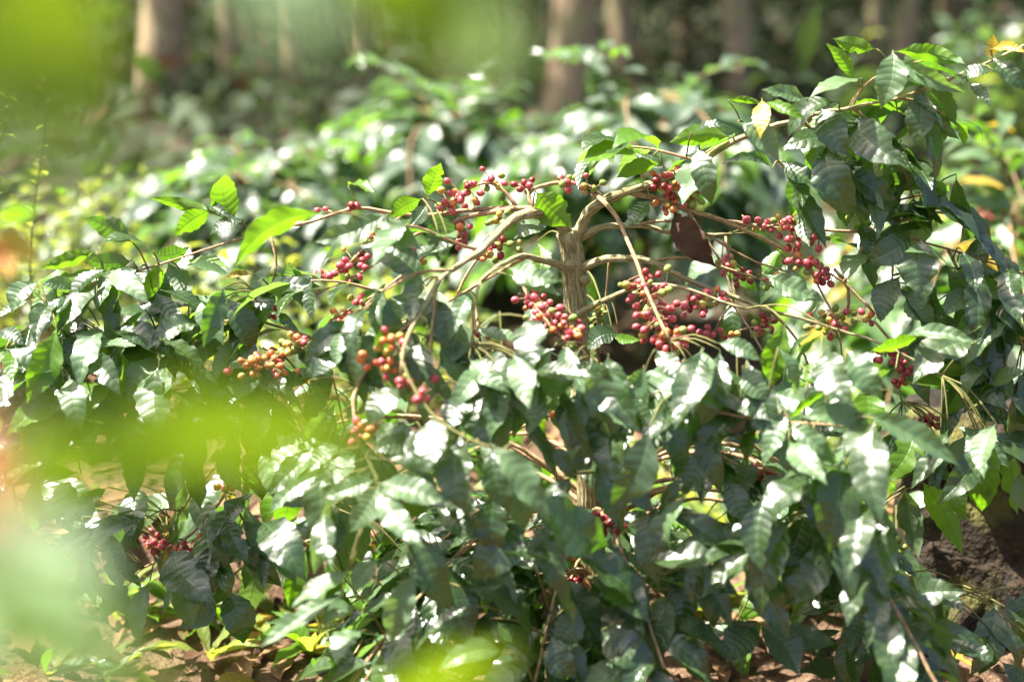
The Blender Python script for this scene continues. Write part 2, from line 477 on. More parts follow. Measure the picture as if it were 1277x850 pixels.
ALL_BUSHES = []
GAPS = ((240, 765, 165, 70), (610, 745, 45, 40), (930, 745, 95, 50), (370, 480, 40, 30), (1215, 700, 60, 120), (430, 700, 50, 35), (90, 720, 100, 60), (745, 745, 34, 60))
def in_gap(x, y, m=1.0): return any(((x - a) / c) ** 2 + ((y - b) / d) ** 2 < m for a, b, c, d in GAPS)
def shoot(B, path, r0, leaf_from=.4, node=.05, L=(.09, .15), kinds='mmmmmmp', droop=.5, ok=None, cherry=.0, mat=None, tip_young=.4, ymax=None):
    """a side branch with leaf pairs at its nodes, from a list of points"""
    r = B.r
    b = B.branch(path, r0, max(.0016, r0 * .35), mat)
    bi = len(B.br) - 1
    P = b['P']; n = len(P)
    acc = 0; nxt = 0
    for i in range(1, n):
        acc += (P[i] - P[i - 1]).length
        t = i / (n - 1)
        if acc < nxt: continue
        nxt = acc + node * r.uniform(.8, 1.25)
        d = (P[min(i + 1, n - 1)] - P[max(0, i - 1)]).normalized()
        if t >= leaf_from:
            side = d.cross(Vector((0, 0, 1)))
            if side.length < .2: side = d.cross(Vector((0, 1, 0)))
            side.normalize()
            last = t > .93
            for sg in (-1, 1):
                if r.random() < .1: continue
                l = r.uniform(*L) * (.7 if last else 1)
                k = r.choice(kinds)
                if last and r.random() < tip_young: k = 'y'
                ang = math.radians(r.uniform(38, 72))
                ld = d * math.cos(ang) + side * sg * math.sin(ang) + Vector((0, 0, -droop * r.uniform(.3, 1.3))) + Vector((r.uniform(-.15, .15),) * 3)
                ld.normalize()
                nr = Vector((0, 0, 1)) + d * .2 + Vector((r.uniform(-.4, .4), r.uniform(-.4, .4), 0)) + Vector((ld.x, ld.y, 0)) * .3
                base = P[i] + side * sg * b['rad'][i] * .6
                tip = base + ld * l
                if ok and not ok((base + tip) * .5, tip): continue
                B.leaf(base, tip, nr, k, r.uniform(.85, 1.1), br=bi)
        if cherry and .2 < t < .75 and r.random() < cherry:
            if ok and not ok(P[i], P[i]): continue
            B.cluster(P[i], r.randint(4, 12), (.02, .02, .016), r.choice(['rrrn', 'rrdd', 'rnlg', 'ggl', 'rrrr']))
    return b

def umbrella(B, nprim, Rr, z0, z1, trunk_xy, drop, ok=None, cherry=.12, rises=(.05, .3), L=(.09, .15), az=None, kinds='mmmmmmp', node=.05, leaf_from=.42):
    r = B.r
    for i in range(nprim):
        a = (i + r.uniform(-.35, .35)) / nprim * 2 * math.pi * (1 if az is None else 0)
        if az: a = r.uniform(*az)
        a = (a * 2.618) if az is None else a
        Rm = r.uniform(*Rr)
        zz = r.uniform(z0, z1)
        c = trunk_xy(zz)
        dirv = Vector((math.cos(a), math.sin(a), 0))
        rise = r.uniform(*rises) * Rm; dr = rise + r.uniform(*drop) * Rm
        pts = []
        wob = r.uniform(-.12, .12)
        for k in range(6):
            t = k / 5
            ll = Rm * t
            p = c + dirv * ll + Vector((-dirv.y, dirv.x, 0)) * (wob * math.sin(t * 3) * Rm) + Vector((0, 0, rise * t - dr * t * t))
            p.z = max(p.z, .12 + r.uniform(0, .05))
            pts.append(p)
        if ok and any(in_gap(*proj(pts[k].lerp(pts[k + 1], f))[:2], 1.5) for k in (2, 3, 4) for f in (0, .25, .5, .75, 1)): continue
        shoot(B, pts, .0055, leaf_from=leaf_from, node=node, ok=ok, cherry=cherry, L=L, kinds=kinds)

# ================================================================== SETTING
def smooth(a, b, x):
    t = np.clip((x - a) / (b - a), 0, 1); return t * t * (3 - 2 * t)

def ground_z(x, y):
    x = np.asarray(x, dtype=float); y = np.asarray(y, dtype=float)
    edge = 2.84 + .05 * np.sin(x * 3.1) + .025 * np.sin(x * 9 + 1)
    step = .12 * smooth(edge - .05, edge + .03, y) * (1 - smooth(-.35, .15, x))
    z = step + .018 * np.sin(x * 5.1 + y * 2.3) * np.sin(y * 4.7 - x) + .008 * np.sin(x * 23 + 3 * np.sin(y * 11)) * np.sin(y * 19 + 2)
    far = smooth(4.5, 9, y)
    return z + far * (.12 * np.sin(x * .5 + 1) * np.sin(y * .4))
gx = np.concatenate([[-150, -80, -40, -25], np.arange(-16, -3, 1.0), np.arange(-3, 3, .035), np.arange(3, 17, 1.0), [25, 40, 80, 150]])
gy = np.concatenate([[-60, -20, -8, -3, -1, 0, .5, 1.0], np.arange(1.4, 4.6, .03), np.arange(4.6, 10, .3), np.arange(10, 40, 1.5), [50, 80, 130, 200]])
X, Y = np.meshgrid(gx, gy)
Z = ground_z(X, Y)
nx = len(gx)
gv = np.stack([X.ravel(), Y.ravel(), Z.ravel()], 1).tolist()
gf = [(j * nx + i, j * nx + i + 1, (j + 1) * nx + i + 1, (j + 1) * nx + i) for j in range(len(gy) - 1) for i in range(nx - 1)]
n = N('plantation_soil')
tc = n.n('ShaderNodeTexCoord').outputs['Object']
a = n.noise(5, 6, tc, .65); b = n.noise(42, 5, tc, .7)
c = n.mix(n.ramp(a, .35, .65), (.14, .082, .050), (.23, .15, .092))
c = n.mix(n.math('MULTIPLY', n.ramp(b, .45, .65), .65), c, (.07, .036, .02))
c = n.mix(n.math('MULTIPLY', n.ramp(n.noise(90, 3, tc), .56, .66), .6), c, (.30, .21, .13))
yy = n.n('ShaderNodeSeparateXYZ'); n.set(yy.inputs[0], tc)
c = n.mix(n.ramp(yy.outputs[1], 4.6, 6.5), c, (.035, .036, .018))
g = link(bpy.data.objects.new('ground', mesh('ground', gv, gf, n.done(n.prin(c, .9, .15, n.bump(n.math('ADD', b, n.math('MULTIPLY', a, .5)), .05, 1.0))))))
g['kind'] = 'structure'
def gz(x, y): return float(ground_z(x, y))

# ---- forest behind
def quad_mass(name, pts, size, kinds, rr, label=None, parent=None, elong=1.0, down=.3):
    """many small bent leaves at points"""
    L = []
    for p in pts:
        d = Vector((rr.gauss(0, 1), rr.gauss(0, 1), rr.gauss(-down, .6))).normalized()
        l = rr.uniform(*size)
        L.append({'M': leaf_matrix(p, p + d * l, Vector((rr.gauss(0, .6), rr.gauss(0, .6), 1)), elong), 'k': rr.choice(kinds), 'v': rr.randrange(NVAR)})
    return merged_leaves(name, L, 'x', parent)

rf = random.Random(5)
def tree(px, py_ref, w, Yd, lean=0, label='', h=None):
    rb = w / 2 * Yd / FX
    x = at(px, 60, Yd).x
    root = thing('tree', label, 'tree', (x, Yd, gz(x, Yd) - .05), 'forest trees behind the coffee bushes')
    h = h or rf.uniform(13, 16)
    mb = MB(); pts = []; rad = []
    for i in range(26):
        t = i / 25
        z = t * h
        pts.append(Vector((lean * (z - .8) + .06 * math.sin(z * 1.3 + px), .05 * math.sin(z * .9 + px * .3), z)))
        rad.append(rb * (1.0 - .55 * t) * (1 + .35 * math.exp(-z / .35)) * (1 + .04 * math.sin(z * 5 + px)))
    mb.tube(pts, rad, 16, seed=int(px), rough=.05)
    mb.build('trunk', TREEBARK, root)
    for k in range(5):
        a = k * 2.4 + px; z = h * rf.uniform(.55, .85); q = pts[int(z / h * 25)]
        e = q + Vector((math.cos(a) * 2.4, math.sin(a) * 2.4, rf.uniform(1.0, 2.2)))
        m2 = MB(); P = spline([q, (q + e) * .5 + Vector((0, 0, -.2)), e], .3)
        m2.tube(P, [rb * .4 * (1 - .7 * j / len(P)) for j in range(len(P))], 7)
        m2.build('limb', TREEBARK, root)
    top = pts[-1]
    cl = [top + Vector((rf.gauss(0, 1.5), rf.gauss(0, 1.5), rf.uniform(-h * .42, .8))) for _ in range(16)]
    ps = []
    for q in cl:
        for _ in range(45):
            ps.append(q + Vector((rf.gauss(0, .65), rf.gauss(0, .65), rf.gauss(0, .5))))
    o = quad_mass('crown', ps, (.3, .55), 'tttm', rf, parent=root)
    return root
TREES = [
    (206, 60, 56, 13.0, .045, 'thick pale mottled tree trunk leaning right, behind the left end of the second coffee row'),
    (447, 60, 27, 16.0, .01, 'slim pinkish brown tree trunk left of the yellowish trunk, behind the coffee bushes'),
    (568, 60, 40, 14.0, -.004, 'straight yellowish mossy tree trunk between the slim brown trunk and the widest trunk'),
    (715, 60, 62, 12.0, .0, 'widest pale grey brown tree trunk, above the fork of the pruned coffee bush'),
    (775, 60, 31, 17.0, .01, 'slim tree trunk close to the right side of the widest trunk'),
    (919, 60, 34, 15.0, -.01, 'reddish brown tree trunk standing alone between the two coffee bushes behind'),
    (1096, 60, 20, 18.0, .0, 'thin brown tree trunk, left one of a close pair above the right branch'),
    (1124, 60, 24, 16.0, .02, 'pale grey thin tree trunk, right one of a close pair above the right branch'),
    (1186, 60, 44, 19.0, .01, 'dark tree trunk in shade nearest the top right corner'),
    (283, 60, 24, 17.0, .03, 'dark brown tree trunk in shade just right of the thick leaning trunk'),
    (374, 60, 26, 18.0, .01, 'dull olive tree trunk half hidden by the blurred pale leaf at the top'),
    (52, 60, 26, 15.0, .0, 'dark tree trunk behind the blurred green leaf in the top left corner'),
    (655, 60, 16, 22.0, .0, 'very thin far tree trunk just left of the widest trunk'),
    (850, 60, 18, 22.0, .01, 'very thin far trunk between the slim trunk and the reddish brown trunk'),
]
for px, py, w, Yd, lean, lab in TREES:
    tree(px, py, w, Yd, lean, lab)

ps = []
for _ in range(26000):                       # undergrowth wall of the wood, then its unseen shading canopy
    y = 18 + 17 * rf.random() ** 1.2; x = rf.uniform(-.5, .5) * y * 1.05
    cl = math.sin(x * 1.3 + y * .7) * .5 + math.sin(x * .6 - y * 1.1 + 2) * .5
    z = abs(rf.gauss(0, 1)) * (1.0 + (y - 18) * .16) * (1 + .5 * cl)
    ps.append(Vector((x, y, z)))
for _ in range(5000):
    y = rf.uniform(6.2, 18); x = rf.uniform(-.5, .5) * y * 1.1
    cl = math.sin(x * 2.1 + y * 1.7) * .5 + math.sin(x * 1.1 - y * 2.1 + 2) * .5
    ps.append(Vector((x, y, abs(rf.gauss(0, .28)) * (1 + .8 * cl))))
for _ in range(12500):  # out-of-frame leaf layer, added and spread left to shade the wood
    y = rf.uniform(14, 36); x = rf.uniform(-26, 14)
    z = 8.5 + 2.5 * math.sin(x * .7) * math.sin(y * .6) + rf.gauss(0, 1.2)
    ps.append(Vector((x, y, z)))
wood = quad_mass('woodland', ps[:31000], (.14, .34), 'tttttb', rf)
can = quad_mass('unseen_canopy', ps[31000:], (.35, .7), 't', rf); can['label'] = 'unseen leafy canopy of the wood above the trunks, added for its shade'
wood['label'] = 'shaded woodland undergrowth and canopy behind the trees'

# blurred lighter shrub, far right edge
def shrub(cx, cy, hgt, rad, nleaf, label, kinds, size, name='shrub', group=None):
    root = thing(name, label, 'shrub', (cx, cy, gz(cx, cy)), group)
    mb = MB()
    ps = []
    for k in range(9):
        a = k * 2.39; e = Vector((math.cos(a) * rad * .7, math.sin(a) * rad * .7, hgt * rf.uniform(.6, .95)))
        P = spline([Vector((0, 0, -.03)), e * .5 + Vector((0, 0, .1)), e], .1)
        mb.tube(P, [.016 * (1 - .7 * j / len(P)) for j in range(len(P))], 6)
        for _ in range(nleaf // 9):
            t = rf.uniform(.35, 1.05); q = P[min(len(P) - 1, int(t * len(P)))]
            ps.append(q + Vector((rf.gauss(0, .16 * rad + .03), rf.gauss(0, .16 * rad + .03), rf.gauss(0, .1 * hgt))))
    mb.build('stem', TWIG, root)
    quad_mass('foliage', ps, size, kinds, rf, parent=root).matrix_parent_inverse = Matrix.Identity(4)
    return root
shrub(3.35, 8.6, 1.25, 1.0, 700, 'soft green shrub in the wood edge at the far right, above the right coffee bush', 'mppw', (.12, .22))

# ================================================================== MAIN BUSH
MAIN = Bush((at(752, 836, 2.5).x, 2.5, gz(at(752, 836, 2.5).x, 2.5)), 3)
TR = [(760, 850), (757, 800), (748, 745), (738, 660), (730, 560), (723, 440), (718, 390), (716, 345), (713, 312), (707, 288)]
tp = [at(x, y, 2.5) for x, y in TR]
tp[0].z = min(tp[0].z, 0) - .06
def trunk_xy(z):
    best = min(tp, key=lambda p: abs(p.z - z)); return Vector((best.x, best.y, z))
P = spline(tp, .006)
rad = []
for i, p in enumerate(P):
    t = i / (len(P) - 1)
    rad.append((.0225 - .0030 * t) * (1 + .05 * math.sin(p.z * 40) + .03 * math.sin(p.z * 97)) * (1 + .25 * math.exp(-max(0, p.z) / .05)) * (1 + .10 * math.exp(-((p.z - (tp[-3].z)) / .03) ** 2)))
# fluted, ridged trunk surface
mbt = MB(); mbt.tube(P, rad, 84, seed=4, rough=.012, ridge=.05)
for q, rr in (((722, 392), .011), ((713, 330), .013), ((728, 350), .010), ((735, 690), .012), ((722, 545), .012)):   # knots
    c = at(q[0], q[1], 2.483); r0 = rr
    mbt.tube([c + Vector((0, .02, 0)), c + Vector((0, .004, 0)), c + Vector((0, -.006, .002)), c + Vector((0, -.008, .003))], [r0 * 1.35, r0 * 1.1, r0 * .7, r0 * .15], 9, rough=.15, seed=2)
MAIN.trunk = mbt

def br(pts, r0, r1, mat=None):
    """pts: (px, py, Y)"""
    return MAIN.branch([at(*p) for p in pts], r0, r1, mat, 10 if r0 > .006 else 7)
BR = [
    ([(709, 300, 2.5), (697, 275, 2.49), (676, 262, 2.46), (652, 267, 2.43), (628, 282, 2.38), (600, 312, 2.32), (562, 338, 2.24), (540, 362, 2.18), (520, 396, 2.12), (506, 432, 2.08), (500, 470, 2.06)], .0125, .0032, BARK),
    ([(682, 263, 2.47), (650, 258, 2.47), (612, 264, 2.48), (566, 276, 2.48), (530, 318, 2.46), (475, 365, 2.42), (432, 398, 2.4), (398, 424, 2.38)], .0055, .0025),
    ([(640, 259, 2.48), (590, 262, 2.5), (530, 268, 2.5), (485, 265, 2.5), (445, 259, 2.5), (400, 273, 2.48), (335, 288, 2.46), (273, 306, 2.44), (212, 326, 2.43), (171, 338, 2.42), (120, 352, 2.42)], .0045, .0018),
    ([(715, 300, 2.5), (722, 284, 2.5), (733, 264, 2.5), (752, 249, 2.49), (778, 238, 2.48), (830, 225, 2.47), (872, 203, 2.46), (930, 168, 2.45), (1000, 148, 2.44), (1062, 134, 2.42), (1118, 122, 2.42), (1170, 105, 2.42), (1225, 82, 2.42), (1280, 55, 2.42)], .0118, .0022, BARK),
    ([(738, 240, 2.49), (756, 254, 2.46), (774, 281, 2.42), (789, 313, 2.36), (799, 343, 2.32), (815, 382, 2.27), (836, 425, 2.23)], .0048, .0030),
    ([(778, 238, 2.48), (812, 245, 2.48), (856, 259, 2.47), (912, 279, 2.46), (962, 302, 2.44), (1008, 326, 2.43), (1052, 352, 2.42), (1090, 390, 2.4)], .0058, .002),
    ([(905, 276, 2.46), (960, 283, 2.46), (1012, 286, 2.46), (1100, 291, 2.45), (1182, 311, 2.44), (1245, 331, 2.44), (1290, 345, 2.44)], .0036, .0018),
    ([(724, 296, 2.5), (738, 288, 2.5), (756, 283, 2.5), (800, 279, 2.51), (842, 292, 2.52), (905, 292, 2.54)], .0085, .003, BARK),
    ([(722, 336, 2.49), (745, 326, 2.48), (772, 322, 2.47), (812, 326, 2.46), (850, 344, 2.44), (902, 366, 2.42), (960, 386, 2.4), (1012, 401, 2.38), (1062, 416, 2.36), (1122, 441, 2.34), (1175, 468, 2.32)], .0085, .0022, BARK),
    ([(905, 367, 2.42), (926, 396, 2.4), (942, 422, 2.38), (957, 448, 2.37)], .0028, .0016),
    ([(958, 386, 2.4), (985, 410, 2.4), (1005, 445, 2.4), (1016, 490, 2.4)], .0024, .0016),
    ([(720, 392, 2.49), (738, 382, 2.46), (760, 370, 2.42), (795, 358, 2.38), (832, 352, 2.36), (880, 366, 2.34), (930, 385, 2.33)], .0068, .0025, BARK),
    ([(714, 338, 2.49), (700, 332, 2.46), (680, 325, 2.42), (655, 321, 2.38), (628, 328, 2.3), (600, 350, 2.24), (590, 385, 2.2), (588, 430, 2.17)], .0078, .0028, BARK),
    ([(716, 396, 2.49), (700, 388, 2.46), (684, 384, 2.42), (660, 374, 2.37), (648, 366, 2.35)], .0055, .0028, BARK),
    ([(650, 350, 2.36), (668, 385, 2.31), (692, 412, 2.27), (716, 430, 2.24), (774, 469, 2.2), (840, 497, 2.17), (908, 517, 2.14), (985, 526, 2.1), (1060, 532, 2.08)], .004, .0022),
    ([(545, 345, 2.22), (540, 400, 2.16), (538, 440, 2.13), (540, 470, 2.11)], .0028, .0018, TWIG),
    ([(500, 440, 2.08), (508, 470, 2.05), (530, 505, 2.02), (560, 535, 1.99), (612, 558, 1.97), (640, 562, 1.96)], .0026, .002, GTWIG),
    ([(432, 398, 2.4), (405, 412, 2.4), (365, 436, 2.4), (325, 470, 2.4), (292, 500, 2.4)], .0028, .0016),
    ([(300, 572, 2.44), (283, 614, 2.44), (262, 640, 2.44), (239, 665, 2.44), (208, 690, 2.44), (180, 707, 2.44)], .0036, .002),
    ([(300, 560, 2.46), (272, 578, 2.46), (250, 602, 2.46), (218, 648, 2.46), (200, 672, 2.46)], .0028, .0016),
    ([(470, 655, 2.48), (400, 670, 2.47), (342, 688, 2.46), (300, 708, 2.45), (270, 735, 2.44), (250, 745, 2.44)], .0034, .0018),
    ([(455, 640, 2.5), (400, 655, 2.5), (330, 662, 2.5), (290, 665, 2.5)], .003, .0016),
    ([(760, 480, 2.3), (705, 515, 2.36), (680, 518, 2.37), (640, 538, 2.37), (612, 558, 2.36)], .0034, .0024),
    ([(672, 490, 2.4), (640, 515, 2.4), (612, 530, 2.4), (592, 548, 2.4)], .0034, .0024),
    ([(452, 545, 2.06), (458, 570, 2.04), (470, 595, 2.02), (474, 608, 2.01)], .0026, .0022, GTWIG),
    ([(452, 545, 2.06), (440, 500, 2.1), (470, 440, 2.2), (520, 398, 2.3)], .0026, .0034),
    ([(760, 585, 2.2), (785, 612, 2.15), (812, 632, 2.1), (822, 640, 2.08)], .003, .002),
    ([(930, 545, 2.24), (965, 575, 2.24), (1010, 612, 2.25), (1062, 662, 2.26), (1110, 700, 2.28), (1150, 730, 2.3)], .003, .0018),
    ([(868, 530, 2.16), (910, 575, 2.2), (962, 585, 2.24), (1000, 580, 2.26)], .0024, .0016),
    ([(760, 322, 2.52), (757, 360, 2.54), (752, 400, 2.55), (748, 440, 2.56)], .0026, .0016),
    ([(905, 295, 2.5), (908, 320, 2.48), (935, 345, 2.47), (960, 352, 2.46)], .0024, .0015),
    ([(1040, 335, 2.44), (1060, 360, 2.44), (1056, 392, 2.44)], .003, .0022),
    ([(1090, 400, 2.38), (1130, 450, 2.38), (1120, 480, 2.38), (1125, 500, 2.38)], .0024, .0016),
    ([(735, 690, 2.46), (720, 700, 2.4), (712, 722, 2.36), (705, 745, 2.3)], .003, .002),
    ([(600, 440, 2.3), (597, 410, 2.34), (592, 380, 2.38)], .0018, .0024),
    ([(812, 326, 2.46), (850, 320, 2.45), (900, 332, 2.43), (960, 352, 2.42), (1010, 362, 2.41)], .003, .0016),
    ([(856, 259, 2.47), (882, 300, 2.45), (905, 340, 2.43), (918, 385, 2.41)], .0026, .0015),
    ([(1008, 326, 2.43), (1022, 360, 2.42), (1044, 400, 2.41), (1050, 445, 2.4)], .0026, .0015),
    ([(800, 279, 2.5), (840, 275, 2.49), (890, 296, 2.47), (930, 322, 2.46), (985, 340, 2.46)], .003, .0016),
    ([(652, 267, 2.43), (612, 300, 2.4), (578, 350, 2.36), (560, 400, 2.33), (552, 455, 2.3)], .0034, .0018),
    ([(655, 321, 2.38), (620, 340, 2.36), (560, 375, 2.34), (510, 400, 2.33), (450, 420, 2.33)], .0034, .0016),
    ([(566, 276, 2.48), (520, 290, 2.47), (480, 320, 2.46), (440, 345, 2.45), (380, 372, 2.44)], .003, .0016),
    ([(645, 260, 2.48), (630, 240, 2.49), (611, 226, 2.49), (585, 236, 2.49), (568, 246, 2.48), (550, 260, 2.48)], .0036, .0018),
    ([(670, 262, 2.47), (655, 240, 2.49), (690, 228, 2.49), (720, 228, 2.49), (742, 236, 2.49), (752, 249, 2.49)], .003, .004),
    ([(500, 270, 2.49), (466, 295, 2.46), (440, 325, 2.45), (405, 343, 2.45)], .003, .0016),
    ([(912, 279, 2.46), (955, 283, 2.46), (988, 276, 2.45), (1022, 298, 2.44)], .0028, .0016),
    ([(475, 365, 2.42), (450, 376, 2.42), (425, 392, 2.42), (398, 408, 2.42)], .0026, .0016),
    ([(335, 288, 2.46), (310, 283, 2.46), (293, 276, 2.45), (262, 265, 2.45)], .0018, .0013, GTWIG),
]
for b in BR: br(*b)

# leaves read one by one: base px, tip px, width px, Y, how it lies, kind.  how: t = upper side to us, u = under side (lit from behind), h = lies flat, g = catches the sun
H = """
293 275 281 217 30 2.45 u y;261 263 186 246 17 2.45 u y;260 265 218 295 25 2.45 u y;258 256 290 273 11 2.47 t m;300 276 262 292 34 2.43 g m
392 272 293 334 36 2.15 u y;160 300 105 272 30 2.42 u m;184 312 125 305 18 2.42 h m;160 325 108 325 25 2.42 u m;113 315 51 335 20 2.42 u y
195 318 236 308 28 2.44 u m;196 335 195 402 46 2.41 u y;212 330 240 367 40 2.45 u m;235 325 262 338 30 2.46 u m;150 337 120 378 36 2.42 u m;116 337 90 375 30 2.43 u y
45 355 15 392 28 2.4 t p;92 357 51 355 20 2.4 t p;75 420 58 472 25 2.36 t m;88 422 90 462 25 2.34 t m;0 415 32 432 20 2.35 g m;65 473 92 500 22 2.34 g p
263 437 212 440 28 2.4 t m;311 343 280 348 9 2.43 t k;362 358 360 326 30 2.45 t p;325 365 402 358 20 2.4 g m;240 385 167 413 14 2.44 h m;317 370 252 400 16 2.42 h y
270 395 250 425 20 2.44 t m;440 405 380 452 32 2.2 t m;392 470 434 440 26 2.15 g m;534 243 550 203 30 2.47 u y;545 268 547 326 40 2.32 u m;523 250 485 272 22 2.35 u y
530 258 510 284 30 2.33 t m;475 270 392 302 32 2.2 t p;475 280 527 312 26 2.22 t p;672 242 714 282 38 2.44 u y;680 280 640 298 22 2.5 t p;437 233 468 243 8 2.5 h y
808 252 779 284 20 2.42 g m;640 335 702 350 24 2.2 t p;640 345 698 368 24 2.22 t p;485 425 443 482 42 2.15 t m;540 375 562 440 36 2.2 t m;590 440 545 462 30 2.2 t m
525 430 508 492 50 2.15 t m;660 402 664 462 42 2.08 g m;707 435 714 487 22 2.12 t p;768 418 731 438 28 2.4 t m;768 418 800 424 14 2.4 t y;845 268 893 333 38 2.46 t b
870 190 888 257 30 2.38 t m;980 205 1022 233 26 2.42 t m;1112 70 1098 136 56 2.36 t p;1121 75 1204 116 22 2.37 t p;1123 66 1204 80 24 2.42 u y;1088 60 1038 48 24 2.44 u y
1062 100 1030 54 17 2.44 u y;1147 118 1143 182 38 2.4 t m;1165 110 1192 156 38 2.43 u m;1175 102 1127 109 18 2.45 h m;1240 76 1280 114 20 2.4 t m;1235 90 1196 100 22 2.4 g m
1235 72 1239 43 22 2.42 u k;1240 62 1280 66 13 2.4 t k;1210 105 1236 134 14 2.42 t m;1155 155 1197 174 15 2.45 u m;1110 142 1030 160 32 2.42 u m;1055 160 1089 219 30 2.46 u y
1025 158 1036 187 30 2.46 u y;1066 162 1040 170 18 2.44 g m;1110 175 1142 219 16 2.44 t m;1068 100 1010 122 15 2.42 h p;1040 132 983 172 24 2.4 g m;1000 122 950 112 20 2.4 t p
950 128 948 173 22 2.37 t k;912 125 952 130 10 2.44 u y;957 130 1006 150 13 2.38 t y;925 157 972 202 30 2.35 t p;905 172 834 178 26 2.43 u y;868 165 912 160 8 2.38 g m
957 210 898 205 16 2.4 t m;806 195 724 205 22 2.45 h y;775 178 724 190 14 2.47 h m;820 205 768 222 20 2.45 u y;830 210 790 190 14 2.46 g m;1170 238 1088 240 26 2.44 u m
1069 245 1104 270 28 2.42 t p;1045 228 1072 257 26 2.44 u y;1140 258 1204 286 18 2.43 h m;1125 270 1161 277 16 2.43 h m;1160 228 1178 250 14 2.44 u y;1130 295 1076 327 36 2.4 t m
1150 303 1155 377 48 2.36 t m;1085 322 1058 352 26 2.4 t p;1122 348 1098 402 38 2.39 t m;1140 360 1166 402 34 2.38 t p;1185 340 1231 374 40 2.41 u m;1230 327 1273 358 15 2.43 h m
1233 380 1280 426 26 2.38 t m;1235 362 1280 370 12 2.4 t b;1192 390 1229 447 42 2.42 u m;1165 395 1195 457 34 2.43 t m;960 345 1029 376 30 2.38 t p;1135 420 1219 428 20 2.28 g p
1145 420 1086 437 18 2.26 u y;1035 440 1066 507 40 2.1 g m;1060 440 1101 497 36 2.1 t p;625 250 642 268 10 2.49 u y;1084 520 1198 582 36 2.05 t p;1080 530 1098 614 42 2.05 g m
985 530 1046 582 30 2.1 t p;1082 535 998 520 28 2.07 t p;987 523 1034 486 10 2.08 u y;912 497 960 524 30 2.15 g m;1235 478 1280 462 26 2.35 t p;1165 467 1217 475 18 2.38 u y
1210 512 1272 532 22 2.4 t m;1155 610 1201 692 36 2.3 u y;1130 615 1146 697 32 2.32 u m;1072 635 1091 707 32 2.24 u y;1260 568 1269 642 26 2.36 u y;990 585 1039 647 24 2.12 t p
820 635 822 732 46 2.08 t m;835 637 937 702 34 2.1 t m;868 535 900 617 32 2.16 t m;945 670 1001 702 32 2.14 t m;930 640 986 662 28 2.15 g m;988 668 1029 640 20 2.3 t m
1060 590 1086 627 26 2.25 t m;1140 560 1171 612 30 2.28 t m;540 525 533 590 38 2.0 g m;618 562 684 652 40 1.95 t p;615 565 636 642 40 1.97 t m;477 605 562 627 30 1.98 t p
477 612 528 682 36 1.97 g p;470 610 436 664 48 1.97 t p;464 600 404 622 26 1.99 t p;495 487 460 532 40 2.05 t m;518 565 466 562 26 2.02 t m;550 635 606 672 30 2.05 t m
515 665 562 762 50 2.02 t m;650 655 590 722 52 2.04 t m;668 660 702 747 42 2.03 t m;600 715 646 752 34 2.06 t m;700 600 713 647 30 2.08 g m;745 508 726 547 28 2.1 g m
740 725 810 777 46 2.05 t m;757 790 820 832 44 2.04 t m;600 785 676 790 24 2.1 t m;515 718 488 802 36 1.98 t p;620 815 543 836 32 1.85 t p;650 772 660 686 34 2.35 u y
430 715 363 757 22 1.95 g p;415 750 324 807 26 1.95 g p;440 760 404 777 24 1.96 t p;283 740 304 802 40 2.4 t m;266 741 223 783 30 2.4 t m;259 657 317 700 24 2.38 t p
320 690 305 735 30 2.42 u m;115 660 60 692 17 2.4 g m;80 623 17 670 19 2.4 t m;130 610 88 638 17 2.42 t m;155 643 108 690 17 2.42 h m;158 732 125 773 32 2.4 u m
180 640 165 682 22 2.44 t m;206 690 203 732 17 2.42 t k;1100 785 1200 852 40 2.08 t m;1136 780 1231 806 20 2.06 t m;950 785 996 842 46 2.1 t m;940 780 906 827 42 2.12 t m
980 780 1042 802 26 2.12 t m;1040 760 1114 762 22 2.1 t m;1155 733 1205 762 28 2.25 g m;1143 740 1163 780 38 2.2 t m;1055 670 1073 744 26 2.25 t m;912 783 868 812 26 2.3 g p
845 715 842 792 38 2.12 t m;860 715 889 785 30 2.13 t m;868 705 922 744 28 2.1 t m;780 590 815 640 26 2.1 t m;700 500 735 530 26 2.12 t m;760 500 800 540 30 2.1 t p
690 560 720 600 26 2.1 t m;820 500 850 560 30 2.12 t m;850 520 800 560 28 2.1 t m;880 560 850 620 30 2.12 t m;905 600 930 660 30 2.14 t m;420 560 385 590 26 2.1 g p
440 570 398 610 26 2.08 g p;385 545 420 500 24 2.2 t p;300 485 340 505 26 2.35 t p;285 480 330 470 24 2.33 t p;275 500 300 540 22 2.35 g p;410 620 380 655 28 2.1 t p
690 795 720 845 40 2.0 t m;720 760 690 810 36 2.02 t m;450 790 420 830 36 1.97 t p;820 440 850 480 26 2.15 g m;880 450 850 500 30 2.12 t p;900 430 950 450 24 2.15 t p
930 460 960 500 28 2.14 t p;800 460 770 500 26 2.14 t p;740 450 770 490 30 2.12 t m;610 470 640 520 36 2.12 t m;590 500 560 540 30 2.1 t m;640 590 610 640 30 2.05 t m
560 590 590 640 30 2.04 t m;580 470 600 510 30 2.2 t m;420 640 400 690 24 2.2 t m;560 700 600 740 30 2.1 t m;470 700 440 740 30 2.05 t p;1010 480 1040 520 28 2.12 t m
"""
rh = random.Random(21)
